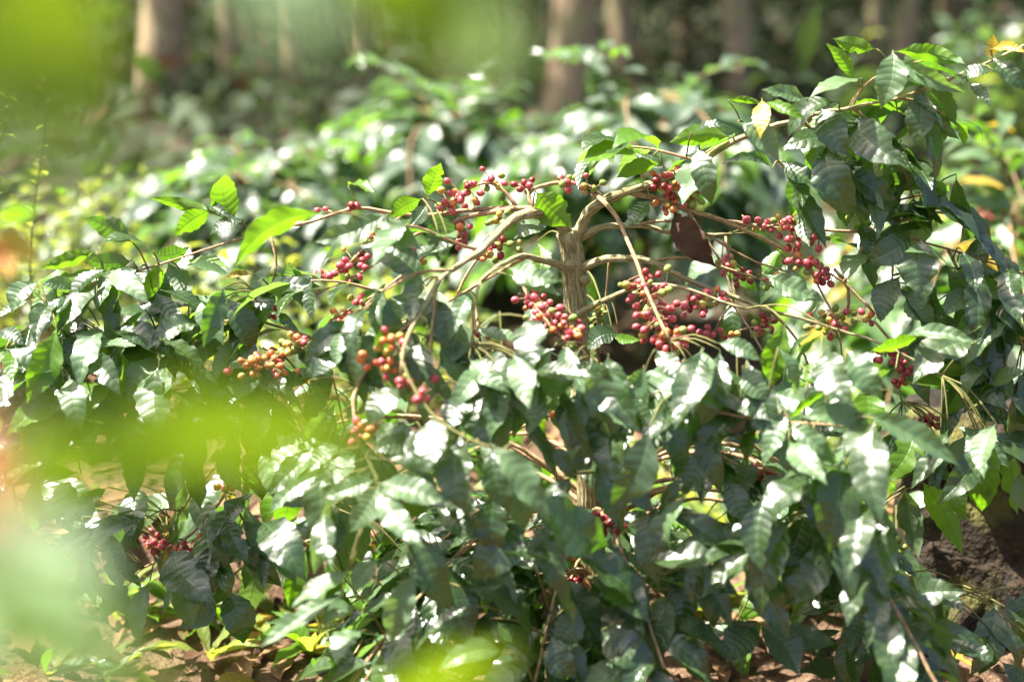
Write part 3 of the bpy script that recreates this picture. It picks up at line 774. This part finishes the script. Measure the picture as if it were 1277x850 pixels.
for row in H.strip().replace('\n', ';').split(';'):
    f = row.split()
    bx, by, tx, ty, wpx, Yd = map(float, f[:6]); how, k = f[6], f[7]
    hang = {'t': -.035, 'g': -.03, 'u': -.01, 'h': -.05}[how] + rh.uniform(-.02, .02)
    b = at(bx, by, Yd); t = at(tx, ty, Yd + hang)
    if how == 'g': t, hv = lie_to_sun(b, tx, ty, Yd)
    ax = (t - b).normalized(); toc = (CAM - b).normalized()
    up = Vector((0, 0, 1)); jit = Vector((rh.gauss(0, .22), rh.gauss(0, .22), rh.gauss(0, .22)))
    if how == 't': nr = toc * .9 + up * .45 + jit
    elif how == 'u': nr = -toc * .8 + up * .35 + Vector((-.25, 0, 0)) + jit * .7
    elif how == 'h': nr = up + toc * .25 + jit * .5
    else: nr = (toc + SUN).normalized() + jit * .12
    b0 = b; b = b - (t - b) * .11
    z = (nr - ax * nr.dot(ax)).normalized()
    face = max(.42, abs(z.dot((toc - ax * toc.dot(ax)).normalized())))
    wm = wpx * (proj(b)[2]) / FX / face
    wr = min(1.55, max(.6, wm / (.37 * (t - b).length)))
    # the blade begins a little out from the twig: keep the petiole inside the given length
    MAIN.leaf(b, t, nr, k, wr, None, True)

# filler branches: umbrella of arching primaries, kept out of the open view of the fork and the sky line
SIL = [(-200, 330), (0, 330), (150, 345), (300, 375), (420, 330), (470, 310), (540, 430), (640, 440), (900, 440), (960, 330), (1000, 235), (1060, 170), (1130, 250), (1277, 330), (1500, 360)]
def ok_main(c, tip):
    for p in (c, tip):
        x, y, z = proj(p)
        if y < np.interp(x, [s[0] for s in SIL], [s[1] for s in SIL]): return False
        if 560 < x < 930 and y < 445 and p.y < 2.75: return False
    x, y, z = proj(c)
    if c.z < .04: return False
    # gaps through which the ground shows
    if in_gap(x, y) and R.random() < .9: return False
    if x < 330 and y > 690: return False
    return True
LL = (.11, .165)
umbrella(MAIN, 110, (.42, .78), .12, .36, trunk_xy, (.0, .65), ok_main, .02, (.8, 1.4), az=(math.radians(190), math.radians(350)), L=LL, node=.042, leaf_from=.34)
umbrella(MAIN, 22, (.6, 1.1), .2, .42, trunk_xy, (.05, .5), ok_main, .05, (.5, .9), az=(math.radians(155), math.radians(205)), L=LL, node=.045)
umbrella(MAIN, 22, (.5, .9), .2, .42, trunk_xy, (.05, .6), ok_main, .05, (.5, 1.0), az=(math.radians(-25), math.radians(20)), L=LL, node=.045)
umbrella(MAIN, 12, (.4, .7), .2, .5, trunk_xy, (.1, .6), ok_main, .1, (.4, .8), az=(math.radians(15), math.radians(165)), L=LL)
# side shoots that fill the right wing, the left wing and the crown of the right branch
for pts, kk in [
    ([(1000, 148, 2.44), (1030, 185, 2.45), (1060, 230, 2.46), (1075, 275, 2.46)], 'mmmy'),
    ([(1062, 134, 2.42), (1100, 165, 2.44), (1130, 215, 2.45), (1140, 250, 2.45)], 'mmy'),
    ([(930, 168, 2.45), (960, 190, 2.44), (990, 225, 2.44), (1000, 255, 2.44)], 'mmp'),
    ([(1118, 122, 2.42), (1150, 128, 2.44), (1190, 150, 2.45)], 'mmy'),
    ([(1062, 134, 2.43), (1075, 110, 2.44), (1110, 85, 2.44), (1160, 75, 2.44)], 'mmp'),
    ([(1000, 148, 2.46), (1040, 150, 2.5), (1090, 160, 2.52)], 'mym'),
    ([(1100, 291, 2.45), (1130, 272, 2.45), (1180, 265, 2.45), (1215, 290, 2.45)], 'mmp'),
    ([(1052, 352, 2.42), (1080, 300, 2.46), (1110, 255, 2.48), (1160, 240, 2.48)], 'mmy'),
    ([(1182, 311, 2.44), (1200, 350, 2.42), (1210, 400, 2.42), (1220, 440, 2.42)], 'mmp'),
    ([(1100, 291, 2.45), (1115, 330, 2.42), (1105, 385, 2.4)], 'mm'),
    ([(1245, 331, 2.44), (1260, 380, 2.42), (1275, 430, 2.4)], 'mmp'),
    ([(872, 203, 2.46), (840, 192, 2.46), (790, 182, 2.47), (740, 192, 2.47)], 'mpy'),
    ([(930, 168, 2.45), (900, 180, 2.46), (860, 200, 2.46)], 'mp'),
    ([(171, 338, 2.42), (120, 352, 2.4), (60, 382, 2.38), (20, 425, 2.36)], 'mmp'),
    ([(398, 424, 2.38), (330, 402, 2.4), (250, 402, 2.42), (180, 412, 2.42)], 'mmp'),
    ([(120, 352, 2.42), (80, 400, 2.4), (70, 465, 2.38)], 'mmp'),
    ([(335, 288, 2.46), (345, 330, 2.44), (330, 370, 2.44), (280, 385, 2.44)], 'mpy'),
    ([(475, 365, 2.42), (420, 350, 2.4), (370, 352, 2.4), (320, 365, 2.4)], 'mpp'),
    ([(600, 312, 2.34), (560, 300, 2.28), (510, 280, 2.24), (470, 285, 2.2)], 'mpm'),
    ([(562, 338, 2.24), (520, 340, 2.2), (470, 370, 2.18), (430, 410, 2.16)], 'mpm'),
]:
    shoot(MAIN, [at(*p) for p in pts], .003, leaf_from=.15, node=.036, L=(.085, .14), kinds=kk + 'm', droop=.45, ok=None, cherry=0)

C = """611 224 7 14 12 2.49 r;577 240 14 28 15 2.49 r;556 258 6 14 8 2.48 r;655 235 7 16 10 2.5 d;702 225 8 24 12 2.49 r;735 232 3 16 5 2.48 o;625 272 5 14 10 2.46 g;577 298 9 10 18 2.48 r
625 305 12 18 14 2.42 m;600 320 5 12 8 2.38 o;465 295 7 16 13 2.45 o;435 330 14 26 17 2.45 r;406 341 4 12 6 2.45 r;450 375 3 10 9 2.42 r;425 392 9 18 12 2.42 o;408 262 2 8 4 2.5 r;437 259 2 6 3 2.5 r
475 270 1 3 3 2.5 r;448 260 1 3 3 2.5 r;668 380 14 22 14 2.32 r;690 404 26 26 17 2.27 r;716 421 9 14 8 2.24 r;597 418 2 7 3 2.3 d;490 425 11 18 14 2.1 n;478 455 12 22 12 2.1 n;506 476 5 10 8 2.07 r;543 470 1 3 3 2.11 r
744 398 9 10 16 2.53 g;812 366 30 30 22 2.32 m;820 400 26 26 22 2.3 r;838 425 14 20 16 2.26 r;860 377 16 20 11 2.36 r;840 447 8 12 12 2.24 n;893 371 8 14 8 2.38 r;845 230 28 34 18 2.47 r;830 254 6 12 8 2.47 o;862 250 5 14 6 2.47 g
930 275 2 5 3 2.46 r;955 281 8 16 9 2.46 r;989 276 11 18 11 2.45 r;992 296 9 14 12 2.44 r;1021 297 9 12 13 2.44 r;1000 326 11 18 10 2.43 r;1023 343 9 12 11 2.43 r;905 334 6 14 12 2.48 m;922 346 7 12 8 2.47 d;1040 400 22 24 14 2.42 G
955 405 6 10 10 2.42 d;890 415 6 12 8 2.36 r;912 421 4 10 6 2.36 n;1105 440 6 12 10 2.36 d;1125 456 6 12 10 2.36 d;1122 475 5 8 8 2.36 d;331 385 9 10 12 2.44 r;328 457 22 26 15 2.3 n;362 432 11 16 10 2.32 l;372 425 4 8 8 2.32 r;350 440 6 14 8 2.4 n
192 677 11 14 12 2.45 r;213 682 4 9 5 2.44 r;231 684 3 8 6 2.44 r;252 649 7 11 16 2.44 r;280 607 4 10 6 2.44 n;218 648 1 3 3 2.46 n;205 658 1 3 3 2.46 g;452 540 8 11 16 2.06 r;525 496 4 8 6 2.03 r;697 515 3 8 4 2.37 r
756 655 14 20 12 2.2 d;722 726 6 10 8 2.36 d;1047 513 4 11 5 2.12 r;951 590 7 12 8 2.25 d;1118 690 10 12 16 2.32 g;1160 525 5 12 7 2.38 d;945 410 4 8 10 2.4 G;1085 395 5 12 8 2.4 m;525 320 5 14 10 2.47 r;1005 250 3 8 6 2.47 r;905 330 3 9 6 2.45 r;960 350 4 9 8 2.44 m;1065 265 3 8 5 2.46 g"""
CLX = [tuple(map(float, q.split()[:6])) for q in C.replace('\n', ';').split(';')]
def cover(x0, x1, y0, y1, Y0, Y1, n, kinds, glint=.12, ln=(55, 100)):
    """single leaves hanging from the nearest twig, over a stretch of the bush"""
    for _ in range(n):
        bx, by, Yd = R.uniform(x0, x1), R.uniform(y0, y1), R.uniform(Y0, Y1)
        l = R.uniform(*ln) * 2.5 / Yd; a = math.radians(R.gauss(88, 46))
        tx, ty = math.cos(a) * l, math.sin(a) * l
        b = at(bx, by, Yd); t = at(bx + tx, by + ty, Yd - R.uniform(.0, .07))
        if any(abs((bx + tx * .5) - c[0]) < c[3] + 16 and abs((by + ty * .5) - c[1]) < c[4] + 18 and Yd < c[5] + .03 for c in CLX): continue
        toc = (CAM - b).normalized()
        nr = toc * .6 + Vector((R.gauss(0, .5), R.gauss(0, .4), .8))
        if R.random() < glint:
            t, hv = lie_to_sun(b, bx + tx, by + ty, Yd); nr = hv + Vector((R.gauss(0, .09), R.gauss(0, .09), 0))
        MAIN.leaf(b, t, nr, R.choice(kinds), R.uniform(.85, 1.2))
cover(560, 980, 430, 520, 2.1, 2.25, 76, 'mmmppp', .26)
cover(400, 600, 320, 440, 2.14, 2.3, 20, 'mmpp', .25)
cover(200, 440, 440, 560, 2.3, 2.42, 34, 'mmmpp')
cover(0, 330, 330, 470, 2.36, 2.5, 60, 'mmmppy', .22, ln=(45, 85))
cover(0, 200, 400, 540, 2.28, 2.42, 50, 'mmmppy', .3)
cover(230, 520, 340, 450, 2.28, 2.4, 26, 'mmpp', .25, ln=(50, 85))
cover(1150, 1290, 310, 470, 2.36, 2.48, 36, 'mmmpy', .2)
cover(1120, 1290, 480, 600, 2.28, 2.42, 12, 'mmmyp', .15)
cover(1040, 1230, 120, 330, 2.44, 2.54, 12, 'mmmy', .2)
cover(960, 1277, 380, 560, 2.2, 2.4, 40, 'mmmpy')
cover(400, 1100, 520, 680, 2.0, 2.12, 46, 'mmmmp', .16, ln=(55, 115))
cover(500, 850, 680, 800, 2.0, 2.2, 22, 'mmmm', .05, ln=(70, 110))
cover(350, 1120, 450, 800, 2.52, 2.8, 130, 'yyyymp', ln=(60, 95))
cover(0, 330, 585, 690, 2.36, 2.52, 46, 'mmmppy', .25, ln=(50, 90))
cover(90, 330, 640, 735, 2.34, 2.46, 16, 'mmp', .2, ln=(50, 85))
cover(300, 450, 560, 660, 2.15, 2.4, 18, 'mmpp', .3)
cover(1050, 1290, 690, 850, 2.12, 2.4, 28, 'mmmm', .03)
cover(620, 1000, 300, 440, 2.62, 2.85, 12, 'yymp', ln=(50, 80))
cover(1000, 1150, 90, 250, 2.42, 2.5, 14, 'mmyp')

# berry clusters read from the picture: px, py, n, half width, half height, Y, colours
MIX = {'r': 'rrrrrrrdnlg', 'd': 'dddr', 'o': 'nnlgr', 'g': 'gggl', 'm': 'rrrdnlgg', 'n': 'nnnrl', 'l': 'llgg', 'G': 'gggglr'}
for row in C.replace('\n', ';').split(';'):
    f = row.split(); px, py, nn, hw, hh, Yd = map(float, f[:6])
    p = at(px, py, Yd); s = p.y / FX
    MAIN.cluster(p, int(nn * 1.2 + .5), (hw * s, min(hw, hh) * s * 1.1, hh * s), MIX[f[6]])
MAIN.finish()
ALL_BUSHES.append(MAIN)
MAIN.label = 'pruned coffee bush with thick forked stem and many red cherries, nearest and in focus'

# ================================================================== BACKGROUND BUSHES
def back_bush(px, Yd, ztop, Rr, nprim, label, seed, cherry=.02, kinds='mqqqqqqqqy', L=(.15, .23)):
    x = at(px, 300, Yd).x
    B = Bush((x, Yd, gz(x, Yd)), seed)
    tpts = [Vector((x, Yd, gz(x, Yd) - .05)), Vector((x + .02, Yd, ztop * .35)), Vector((x - .02, Yd + .02, ztop * .7)), Vector((x, Yd, ztop * .93))]
    Pt = spline(tpts, .05)
    B.trunk.tube(Pt, [.026 - .010 * i / len(Pt) for i in range(len(Pt))], 12, rough=.06)
    def txy(z): return Vector((x, Yd, z))
    umbrella(B, nprim, Rr, ztop * .45, ztop * .95, txy, (.2, .6), None, cherry, (.1, .4), az=(0, 6.283), L=L, kinds=kinds, node=.05, leaf_from=.12)
    for k in range(11):
        a = k * 2.4 + seed; q = Pt[int(len(Pt) * B.r.uniform(.6, .95))]; u = B.r.uniform(.2, .5)
        e = q + Vector((math.cos(a) * u, math.sin(a) * u, B.r.uniform(.08, .26)))
        shoot(B, [q, (q + e) * .5 + Vector((0, 0, .06)), e], .004, leaf_from=.25, node=.055, L=(.12, .2), kinds=kinds, droop=.2, tip_young=.6)
    B.finish(); B.label = label
    ALL_BUSHES.append(B); return B
back_bush(325, 5.1, .66, (.5, .95), 52, 'blurred coffee bush behind the focused bush, on the left below the slim brown tree trunk', 31)
back_bush(800, 5.0, .98, (.4, .7), 52, 'tallest blurred coffee bush with white glinting leaves, behind the fork of the focused bush', 32)
back_bush(1275, 4.1, .72, (.4, .75), 46, 'blurred coffee bush with red and yellow leaves at the right edge', 33, .15, 'mmmpppppyyk')
back_bush(560, 5.8, .84, (.4, .8), 44, 'farther blurred coffee bush seen between the two bushes of the second row', 34)

# ================================================================== FOREGROUND BUSH (close to the lens, outside the frame on the left)
FG = Bush((-.62, .38, 0), 41)
FG.trunk.tube(spline([Vector((-.62, .38, -.05)), Vector((-.60, .38, .5)), Vector((-.57, .38, 1.0)), Vector((-.55, .38, 1.42))], .04), [.02 - .011 * i / 40 for i in range(41)][:len(spline([Vector((-.62, .38, -.05)), Vector((-.60, .38, .5)), Vector((-.57, .38, 1.0)), Vector((-.55, .38, 1.42))], .04))], 12, rough=.05)
def fbr(pts, r0=.004, r1=.002): FG.branch([p if isinstance(p, Vector) else at(*p) for p in pts], r0, r1, GTWIG)
fbr([Vector((-.55, .38, 1.40)), Vector((-.40, .40, 1.42)), (-200, -190, .42), (30, -170, .43), (190, -110, .42), (430, -90, .42)])
fbr([Vector((-.57, .38, 1.05)), Vector((-.42, .42, 1.14)), (-300, 500, .45), (-60, 520, .45), (25, 520, .45)])
fbr([Vector((-.59, .38, .85)), Vector((-.45, .40, .98)), (-330, 640, .40), (-110, 650, .39)])
fbr([Vector((-.595, .38, .75)), Vector((-.40, .5, .80)), (-60, 1000, .58), (330, 960, .6), (440, 900, .6)])
FGL = """25 -150 95 240 150 .46 u f;-60 -120 55 225 120 .42 u f;235 -120 425 120 170 .50 W c;425 -120 635 95 180 .48 u f;0 595 545 665 140 .42 u f;40 550 450 530 100 .43 u f;-60 640 280 575 90 .47 u f;-30 590 310 620 130 .46 u f
-120 660 140 850 150 .46 W c;-115 675 -10 910 120 .47 W c;-90 710 190 835 90 .42 u f;-80 800 250 880 80 .5 u f;440 910 650 812 70 .6 u f;-140 600 60 690 60 .56 u f;330 970 540 850 70 .6 u f"""
for row in FGL.replace('\n', ';').split(';'):
    f = row.split(); bx, by, tx, ty, wpx, Yd = map(float, f[:6])
    b = at(bx, by, Yd); t = at(tx, ty, Yd - .012)
    if f[6] in 'GW': t, hv = lie_to_sun(b, tx, ty, Yd, -.12, .08)
    toc = (CAM - b).normalized(); up = Vector((0, 0, 1))
    nr = ((toc + SUN).normalized() + Vector((.155, .06, 0)) if f[6] == 'G' else (toc + SUN).normalized() + Vector((.17, .06, 0)) if f[6] == 'W' else toc * .9 + up * .7 if f[6] == 't' else -toc * .75 + up * .45 + Vector((-.35, 0, 0)))
    wr = min(1.3, max(.6, wpx * proj(b)[2] / FX / .85 / (.42 * (t - b).length)))
    FG.leaf(b, t, nr, f[7], wr)
FG.cluster(at(-30, 592, .37), 7, (.008, .006, .011), 'rrn')
FG.label = 'coffee bush close to the lens, huge blurred yellow-green leaves crossing the left of the view'
fbr([Vector((-.57, .38, 1.2)), Vector((-.58, .8, 1.22)), (-60, 270, 1.35), (-5, 280, 1.4)])
for bx, by, tx, ty, k in ((-8, 282, 46, 326, 'k'), (-5, 280, 45, 262, 'y'), (-30, 290, 14, 345, 'o')):
    b = at(bx, by, 1.4); t = at(tx, ty, 1.38); FG.leaf(b, t, -(CAM - b).normalized() * .7 + Vector((-.3, 0, .5)), k, 1.1)
FG.finish()
ALL_BUSHES.append(FG)

# ================================================================== build bushes: pick what shows
occ_v, occ_f, owner = [], [], []
off = 0
allL = [l for B in ALL_BUSHES for l in B.leaves]
for i, l in enumerate(allL):
    V, F, _ = SHAPES[(l['v'], 'x')]
    M = np.array(l['M']); V = V @ M[:3, :3].T + M[:3, 3]
    l['pts'] = V
    if l in FG.leaves: pass
    occ_v.extend(map(tuple, V)); occ_f.extend([tuple(k + off for k in f) for f in F]); owner.extend([i] * len(F)); off += len(V)
bvh = BVHTree.FromPolygons(occ_v, occ_f)
fgset = {id(l) for l in FG.leaves}
def first_hit(p):
    o = CAM.copy(); d = (p - o); dist = d.length; d.normalize()
    go = 0
    for _ in range(6):
        h, nn, idx, dd = bvh.ray_cast(o + d * go, d, dist - go + .01)
        if idx is None: return None
        if id(allL[owner[idx]]) in fgset: go += dd + .002; continue
        return owner[idx], go + dd
    return None
def inframe(x, y, m=0): return -m < x < 1277 + m and -m < y < 850 + m
for i, l in enumerate(allL):
    V = l['pts']; pr = [proj(Vector(v)) for v in V]
    xs = [p[0] for p in pr]; ys = [p[1] for p in pr]
    area = 0
    for f in SHAPES[(l['v'], 'x')][1]:
        a, b_, c_, d_ = (pr[k] for k in f)
        area += abs((c_[0] - a[0]) * (d_[1] - b_[1]) - (d_[0] - b_[0]) * (c_[1] - a[1])) * .5
    vis = 0; tot = 0
    for f in SHAPES[(l['v'], 'x')][1]:
        p = Vector(np.mean([V[k] for k in f], axis=0)); x, y, z = proj(p)
        tot += 1
        if inframe(x, y):
            h = first_hit(p)
            if id(l) in fgset or h is None or h[0] == i: vis += 1
    l['score'] = area * vis / max(tot, 1)

def build_bush(B, lod, cap_leaf=300, cap_ch=300, minscore=12):
    P = B.base
    root = thing('coffee_bush', B.label, 'coffee bush', P, None)
    B.trunk.build('trunk', BARK, root, P)
    objs = [b['mb'].build('branch', b['mat'], root, P) for b in B.br]
    T = Matrix.Translation(-P)
    ls = sorted(B.leaves, key=lambda l: -l['score'])
    show = [l for l in ls[:cap_leaf] if l['score'] > minscore]; ids = {id(l) for l in show}
    rest = [l for l in ls if id(l) not in ids]
    for l in show:
        o = bpy.data.objects.new('leaf', leaf_mesh(l['v'], l['k'], lod))
        o.matrix_basis = T @ l['M']; link(o, objs[l['br']])
        if l['k'] == 'k': o['label'] = 'yellowed leaf'
        if l['k'] == 'b': o['label'] = 'dark dry brown leaf'
        if l['k'] == 'o': o['label'] = 'orange brown leaf'
    if rest: merged_leaves('foliage', rest, 'lo', root, P)
    if B.ch:
        for c in B.ch:
            x, y, z = proj(c['p']); c['score'] = 0
            if inframe(x, y):
                h = first_hit(c['p'])
                if h is None or h[1] > (c['p'] - CAM).length - .009: c['score'] = 1 / z + (0 if h is None else .001)
        cs = sorted(B.ch, key=lambda c: -c['score'])
        sh = [c for c in cs[:cap_ch] if c['score'] > 0]; ids = {id(c) for c in sh}
        for c in sh:
            o = bpy.data.objects.new('cherry', CHM[c['k']]); o.matrix_basis = T @ c['M']; link(o, objs[c['br']])
        rs = [c for c in cs if id(c) not in ids]
        if rs:
            ks = sorted({c['k'] for c in rs}); V, F, fm = [], [], []
            cv = np.array([v[:] for v in CV])
            for c in rs:
                M = np.array(T @ c['M']); o0 = len(V)
                V.extend((cv @ M[:3, :3].T + M[:3, 3]).tolist()); F.extend([tuple(k + o0 for k in f) for f in CF])
                fm.extend([len(ks) if m else ks.index(c['k']) for m in CM])
            o = link(bpy.data.objects.new('cherries', mesh('cherries', V, F, [CH[k] for k in ks] + [CALYX], True, None, fm)), root)
            o['kind'] = 'stuff'
    return root
build_bush(MAIN, 'hi')
for B in ALL_BUSHES[1:-1]: build_bush(B, 'lo', 300, 60)
build_bush(FG, 'hi', minscore=-1)

# ================================================================== WEEDS, LITTER, STUMP
rw = random.Random(77)
# tall sunny weeds behind the left branches
L = []; mbw = MB()
def weed_stems(cx0, cx1, y0, y1, nst, hgt, kinds, sz):
    for _ in range(nst):
        x = rw.uniform(cx0, cx1); y = rw.uniform(y0, y1); h = rw.uniform(*hgt)
        g0 = Vector((x, y, gz(x, y) - .02)); top = g0 + Vector((rw.gauss(0, .09), rw.gauss(0, .09), h))
        Ps = spline([g0, (g0 + top) * .5 + Vector((rw.gauss(0, .03), rw.gauss(0, .03), 0)), top], .06)
        mbw.tube(Ps, [.0028 - .0018 * i / len(Ps) for i in range(len(Ps))], 4)
        for i, p in enumerate(Ps):
            if i / len(Ps) < .2: continue
            for k in range(3):
                a = rw.uniform(0, 6.28); d = Vector((math.cos(a), math.sin(a), rw.uniform(-.2, .7))).normalized()
                l = rw.uniform(*sz)
                L.append({'M': leaf_matrix(p, p + d * l, Vector((rw.gauss(0, .5), rw.gauss(0, .5), 1)), rw.uniform(.7, 1.1)), 'k': rw.choice(kinds), 'v': rw.randrange(NVAR)})
weed_stems(-2.9, -1.25, 4.2, 5.2, 300, (.25, .56), 'wwwwwwwwwwy', (.03, .065))
weed_stems(-1.0, -.2, 3.5, 4.1, 60, (.25, .5), 'wwwwy', (.04, .09))
tw = merged_leaves('tall_weeds', L, 'x'); tw['label'] = 'tall sunlit yellow-green weeds behind the left branches'
ws = mbw.build('weed_stems', GTWIG); ws['kind'] = 'stuff'
# low broad weeds on the ground
L = []
for _ in range(150):
    if rw.random() < .86: x = rw.uniform(.25, 1.3); y = rw.uniform(2.75, 3.7)
    else: x = rw.uniform(-1.1, -.35); y = rw.uniform(2.45, 2.75)
    g0 = Vector((x, y, gz(x, y)))
    for k in range(rw.randint(4, 8)):
        a = rw.uniform(0, 6.28); d = Vector((math.cos(a), math.sin(a), rw.uniform(.15, 1.2))).normalized(); l = rw.uniform(.06, .17)
        L.append({'M': leaf_matrix(g0, g0 + d * l, Vector((0, 0, 1)) - d * .3, rw.uniform(.4, .8)), 'k': rw.choice('wwwwyp'), 'v': rw.randrange(NVAR)})
for _ in range(60):
    x = rw.uniform(1.0, 2.6); y = rw.uniform(3.0, 4.6); g0 = Vector((x, y, gz(x, y)))
    for k in range(8):
        a = rw.uniform(0, 6.28); d = Vector((math.cos(a), math.sin(a), rw.uniform(.3, 1.6))).normalized(); l = rw.uniform(.1, .3)
        L.append({'M': leaf_matrix(g0, g0 + d * l, Vector((0, 0, 1)) - d * .3, rw.uniform(.4, .8)), 'k': rw.choice('wwwyp'), 'v': rw.randrange(NVAR)})
lw = merged_leaves('ground_weeds', L, 'lo'); lw['label'] = 'low bright green weeds on the soil under the bush'
# leaf litter
L = []
for _ in range(1700):
    x = rw.uniform(-1.6, 1.6); y = rw.uniform(2.0, 4.4)
    p = Vector((x, y, gz(x, y) + .006)); a = rw.uniform(0, 6.28); l = rw.uniform(.05, .13)
    d = Vector((math.cos(a), math.sin(a), rw.uniform(-.05, .25))).normalized()
    L.append({'M': leaf_matrix(p, p + d * l, Vector((rw.gauss(0, .3), rw.gauss(0, .3), 1)), rw.uniform(.7, 1.1)), 'k': rw.choice('bbbdddddddddddkw'), 'v': rw.randrange(NVAR)})
lt = merged_leaves('leaf_litter', L, 'lo'); lt['label'] = 'dry brown leaf litter on the red soil'

cv_, cf_ = [], []
for _ in range(900):                         # crumbled soil
    x = rw.uniform(-1.5, 1.5); y = rw.uniform(2.0, 3.6); r0 = .004 + .016 * rw.random() ** 3; p = Vector((x, y, gz(x, y) + r0 * .3)); o0 = len(cv_)
    for d in ((1, 0, 0), (0, 1, 0), (-1, 0, 0), (0, -1, 0), (0, 0, 1), (0, 0, -1)):
        cv_.append(p + Vector(d) * r0 * rw.uniform(.6, 1.3) + Vector((rw.gauss(0, .25), rw.gauss(0, .25), rw.gauss(0, .2))) * r0)
    for a_, b_ in ((0, 1), (1, 2), (2, 3), (3, 0)): cf_ += [(o0 + a_, o0 + b_, o0 + 4), (o0 + b_, o0 + a_, o0 + 5)]
cl_ = link(bpy.data.objects.new('soil_clods', mesh('soil_clods', cv_, cf_, g.data.materials[0], False))); cl_['kind'] = 'stuff'; cl_['label'] = 'crumbled clods of red brown soil'

# mossy stump at the lower right
sp = at(1235, 700, 2.75)
root = thing('tree_stump', 'dark mossy tree stump with knobbly broken top on the soil behind the right branches', 'stump', (sp.x + .06, 2.78, gz(sp.x, 2.78)))
def lump(name, segs, parent, mat, seed, amp):
    rr = random.Random(seed); ph = [rr.uniform(0, 6.28) for _ in range(12)]
    v, f, uv = [], [], []
    ns, na = len(segs), 44
    for i, (cx, cy, z, rx, ry) in enumerate(segs):
        for k in range(na):
            a = 2 * math.pi * k / na
            q = 1 + amp * (math.sin(a * 3 + ph[0] + z * 9) * .5 + math.sin(a * 5 + ph[1] - z * 14) * .4 + math.sin(a * 9 + ph[2] + z * 25) * .25 + math.sin(a * 17 + z * 40 + ph[3]) * .12)
            v.append((cx + math.cos(a) * rx * q, cy + math.sin(a) * ry * q, z + .012 * math.sin(a * 4 + ph[4] + i))); uv.append((k / na, z))
    for i in range(ns - 1):
        for k in range(na):
            a = i * na + k; b = i * na + (k + 1) % na
            f.append((a, b, b + na, a + na))
    f.append(tuple((ns - 1) * na + k for k in range(na)))
    return link(bpy.data.objects.new(name, mesh(name, v, f, mat, True, uv)), parent)
segs = []
for i in range(30):
    t = i / 29; z = -.06 + .50 * t
    r = .30 - .17 * t ** .7 + .035 * math.exp(-((t - .88) / .07) ** 2) - .015 * math.exp(-((t - .72) / .06) ** 2)
    segs.append((-.11 * t, 0, z, r, r * .9))
segs += [(-.11, 0, .45, .12, .11), (-.11, 0, .462, .09, .08), (-.11, 0, .455, .05, .05)]
lump('body', segs, root, STUMPBARK, 3, .14)
for dx, dy, l, rr_, z in ((.5, -.25, 1, .07, .14), (-.35, -.35, 1, .05, .1), (-.2, .4, 1, .06, .12)):
    m = MB(); Ps = spline([Vector((0, 0, z)), Vector((dx * .5, dy * .5, z * .7)), Vector((dx, dy, -.04))], .04)
    m.tube(Ps, [rr_ * (1 - .55 * i / len(Ps)) for i in range(len(Ps))], 12, rough=.12, seed=4); m.build('root', STUMPBARK, root)

# flowering weeds, left edge
FLW = (lambda n: n.done(n.prin((.55, .55, .75), .7, .2)))(N('pale_flower'))
def flower_weed(px, ptop, Yd, label, flower):
    x = at(px, 300, Yd).x; g0 = Vector((x, Yd, gz(x, Yd)))
    root = thing('flowering_weed', label, 'weed', g0)
    top = at(px + 6, ptop, Yd) - g0
    Ps = spline([Vector((0, 0, -.03)), Vector((-.03, 0, top.z * .5)), Vector((top.x - .012, 0, top.z * .85)), top], .03)
    m = MB(); m.tube(Ps, [.0035 - .002 * i / len(Ps) for i in range(len(Ps))], 6); m.build('stem', GTWIG, root)
    for i in range(6, len(Ps) - 1):
        for sgn in range(2):
            a = rw.uniform(0, 6.28); d = Vector((math.cos(a), math.sin(a), rw.uniform(-.5, .6))).normalized()
            o = bpy.data.objects.new('leaf', leaf_mesh(rw.randrange(NVAR), 'w', 'x'))
            o.matrix_basis = leaf_matrix(Ps[i], Ps[i] + d * rw.uniform(.012, .035), Vector((0, 0, 1)), 1.1); link(o, root)
    if flower:
        fm = MB()
        for k in range(26):
            a = k * 2.4; e = math.acos(1 - k / 26 * 1.1)
            d = Vector((math.sin(e) * math.cos(a), math.sin(e) * math.sin(a), math.cos(e)))
            fm.tube([top, top + d * .008, top + d * .013], [.0012, .0026, .0006], 5)
        fm.build('flower_head', FLW, root)
flower_weed(50, 62, 3.0, 'tall thin weed topped by a pale blue flower head at the upper left', True)
flower_weed(-2, 5, 2.8, 'thin leafy weed stem rising along the left edge of the view', False)
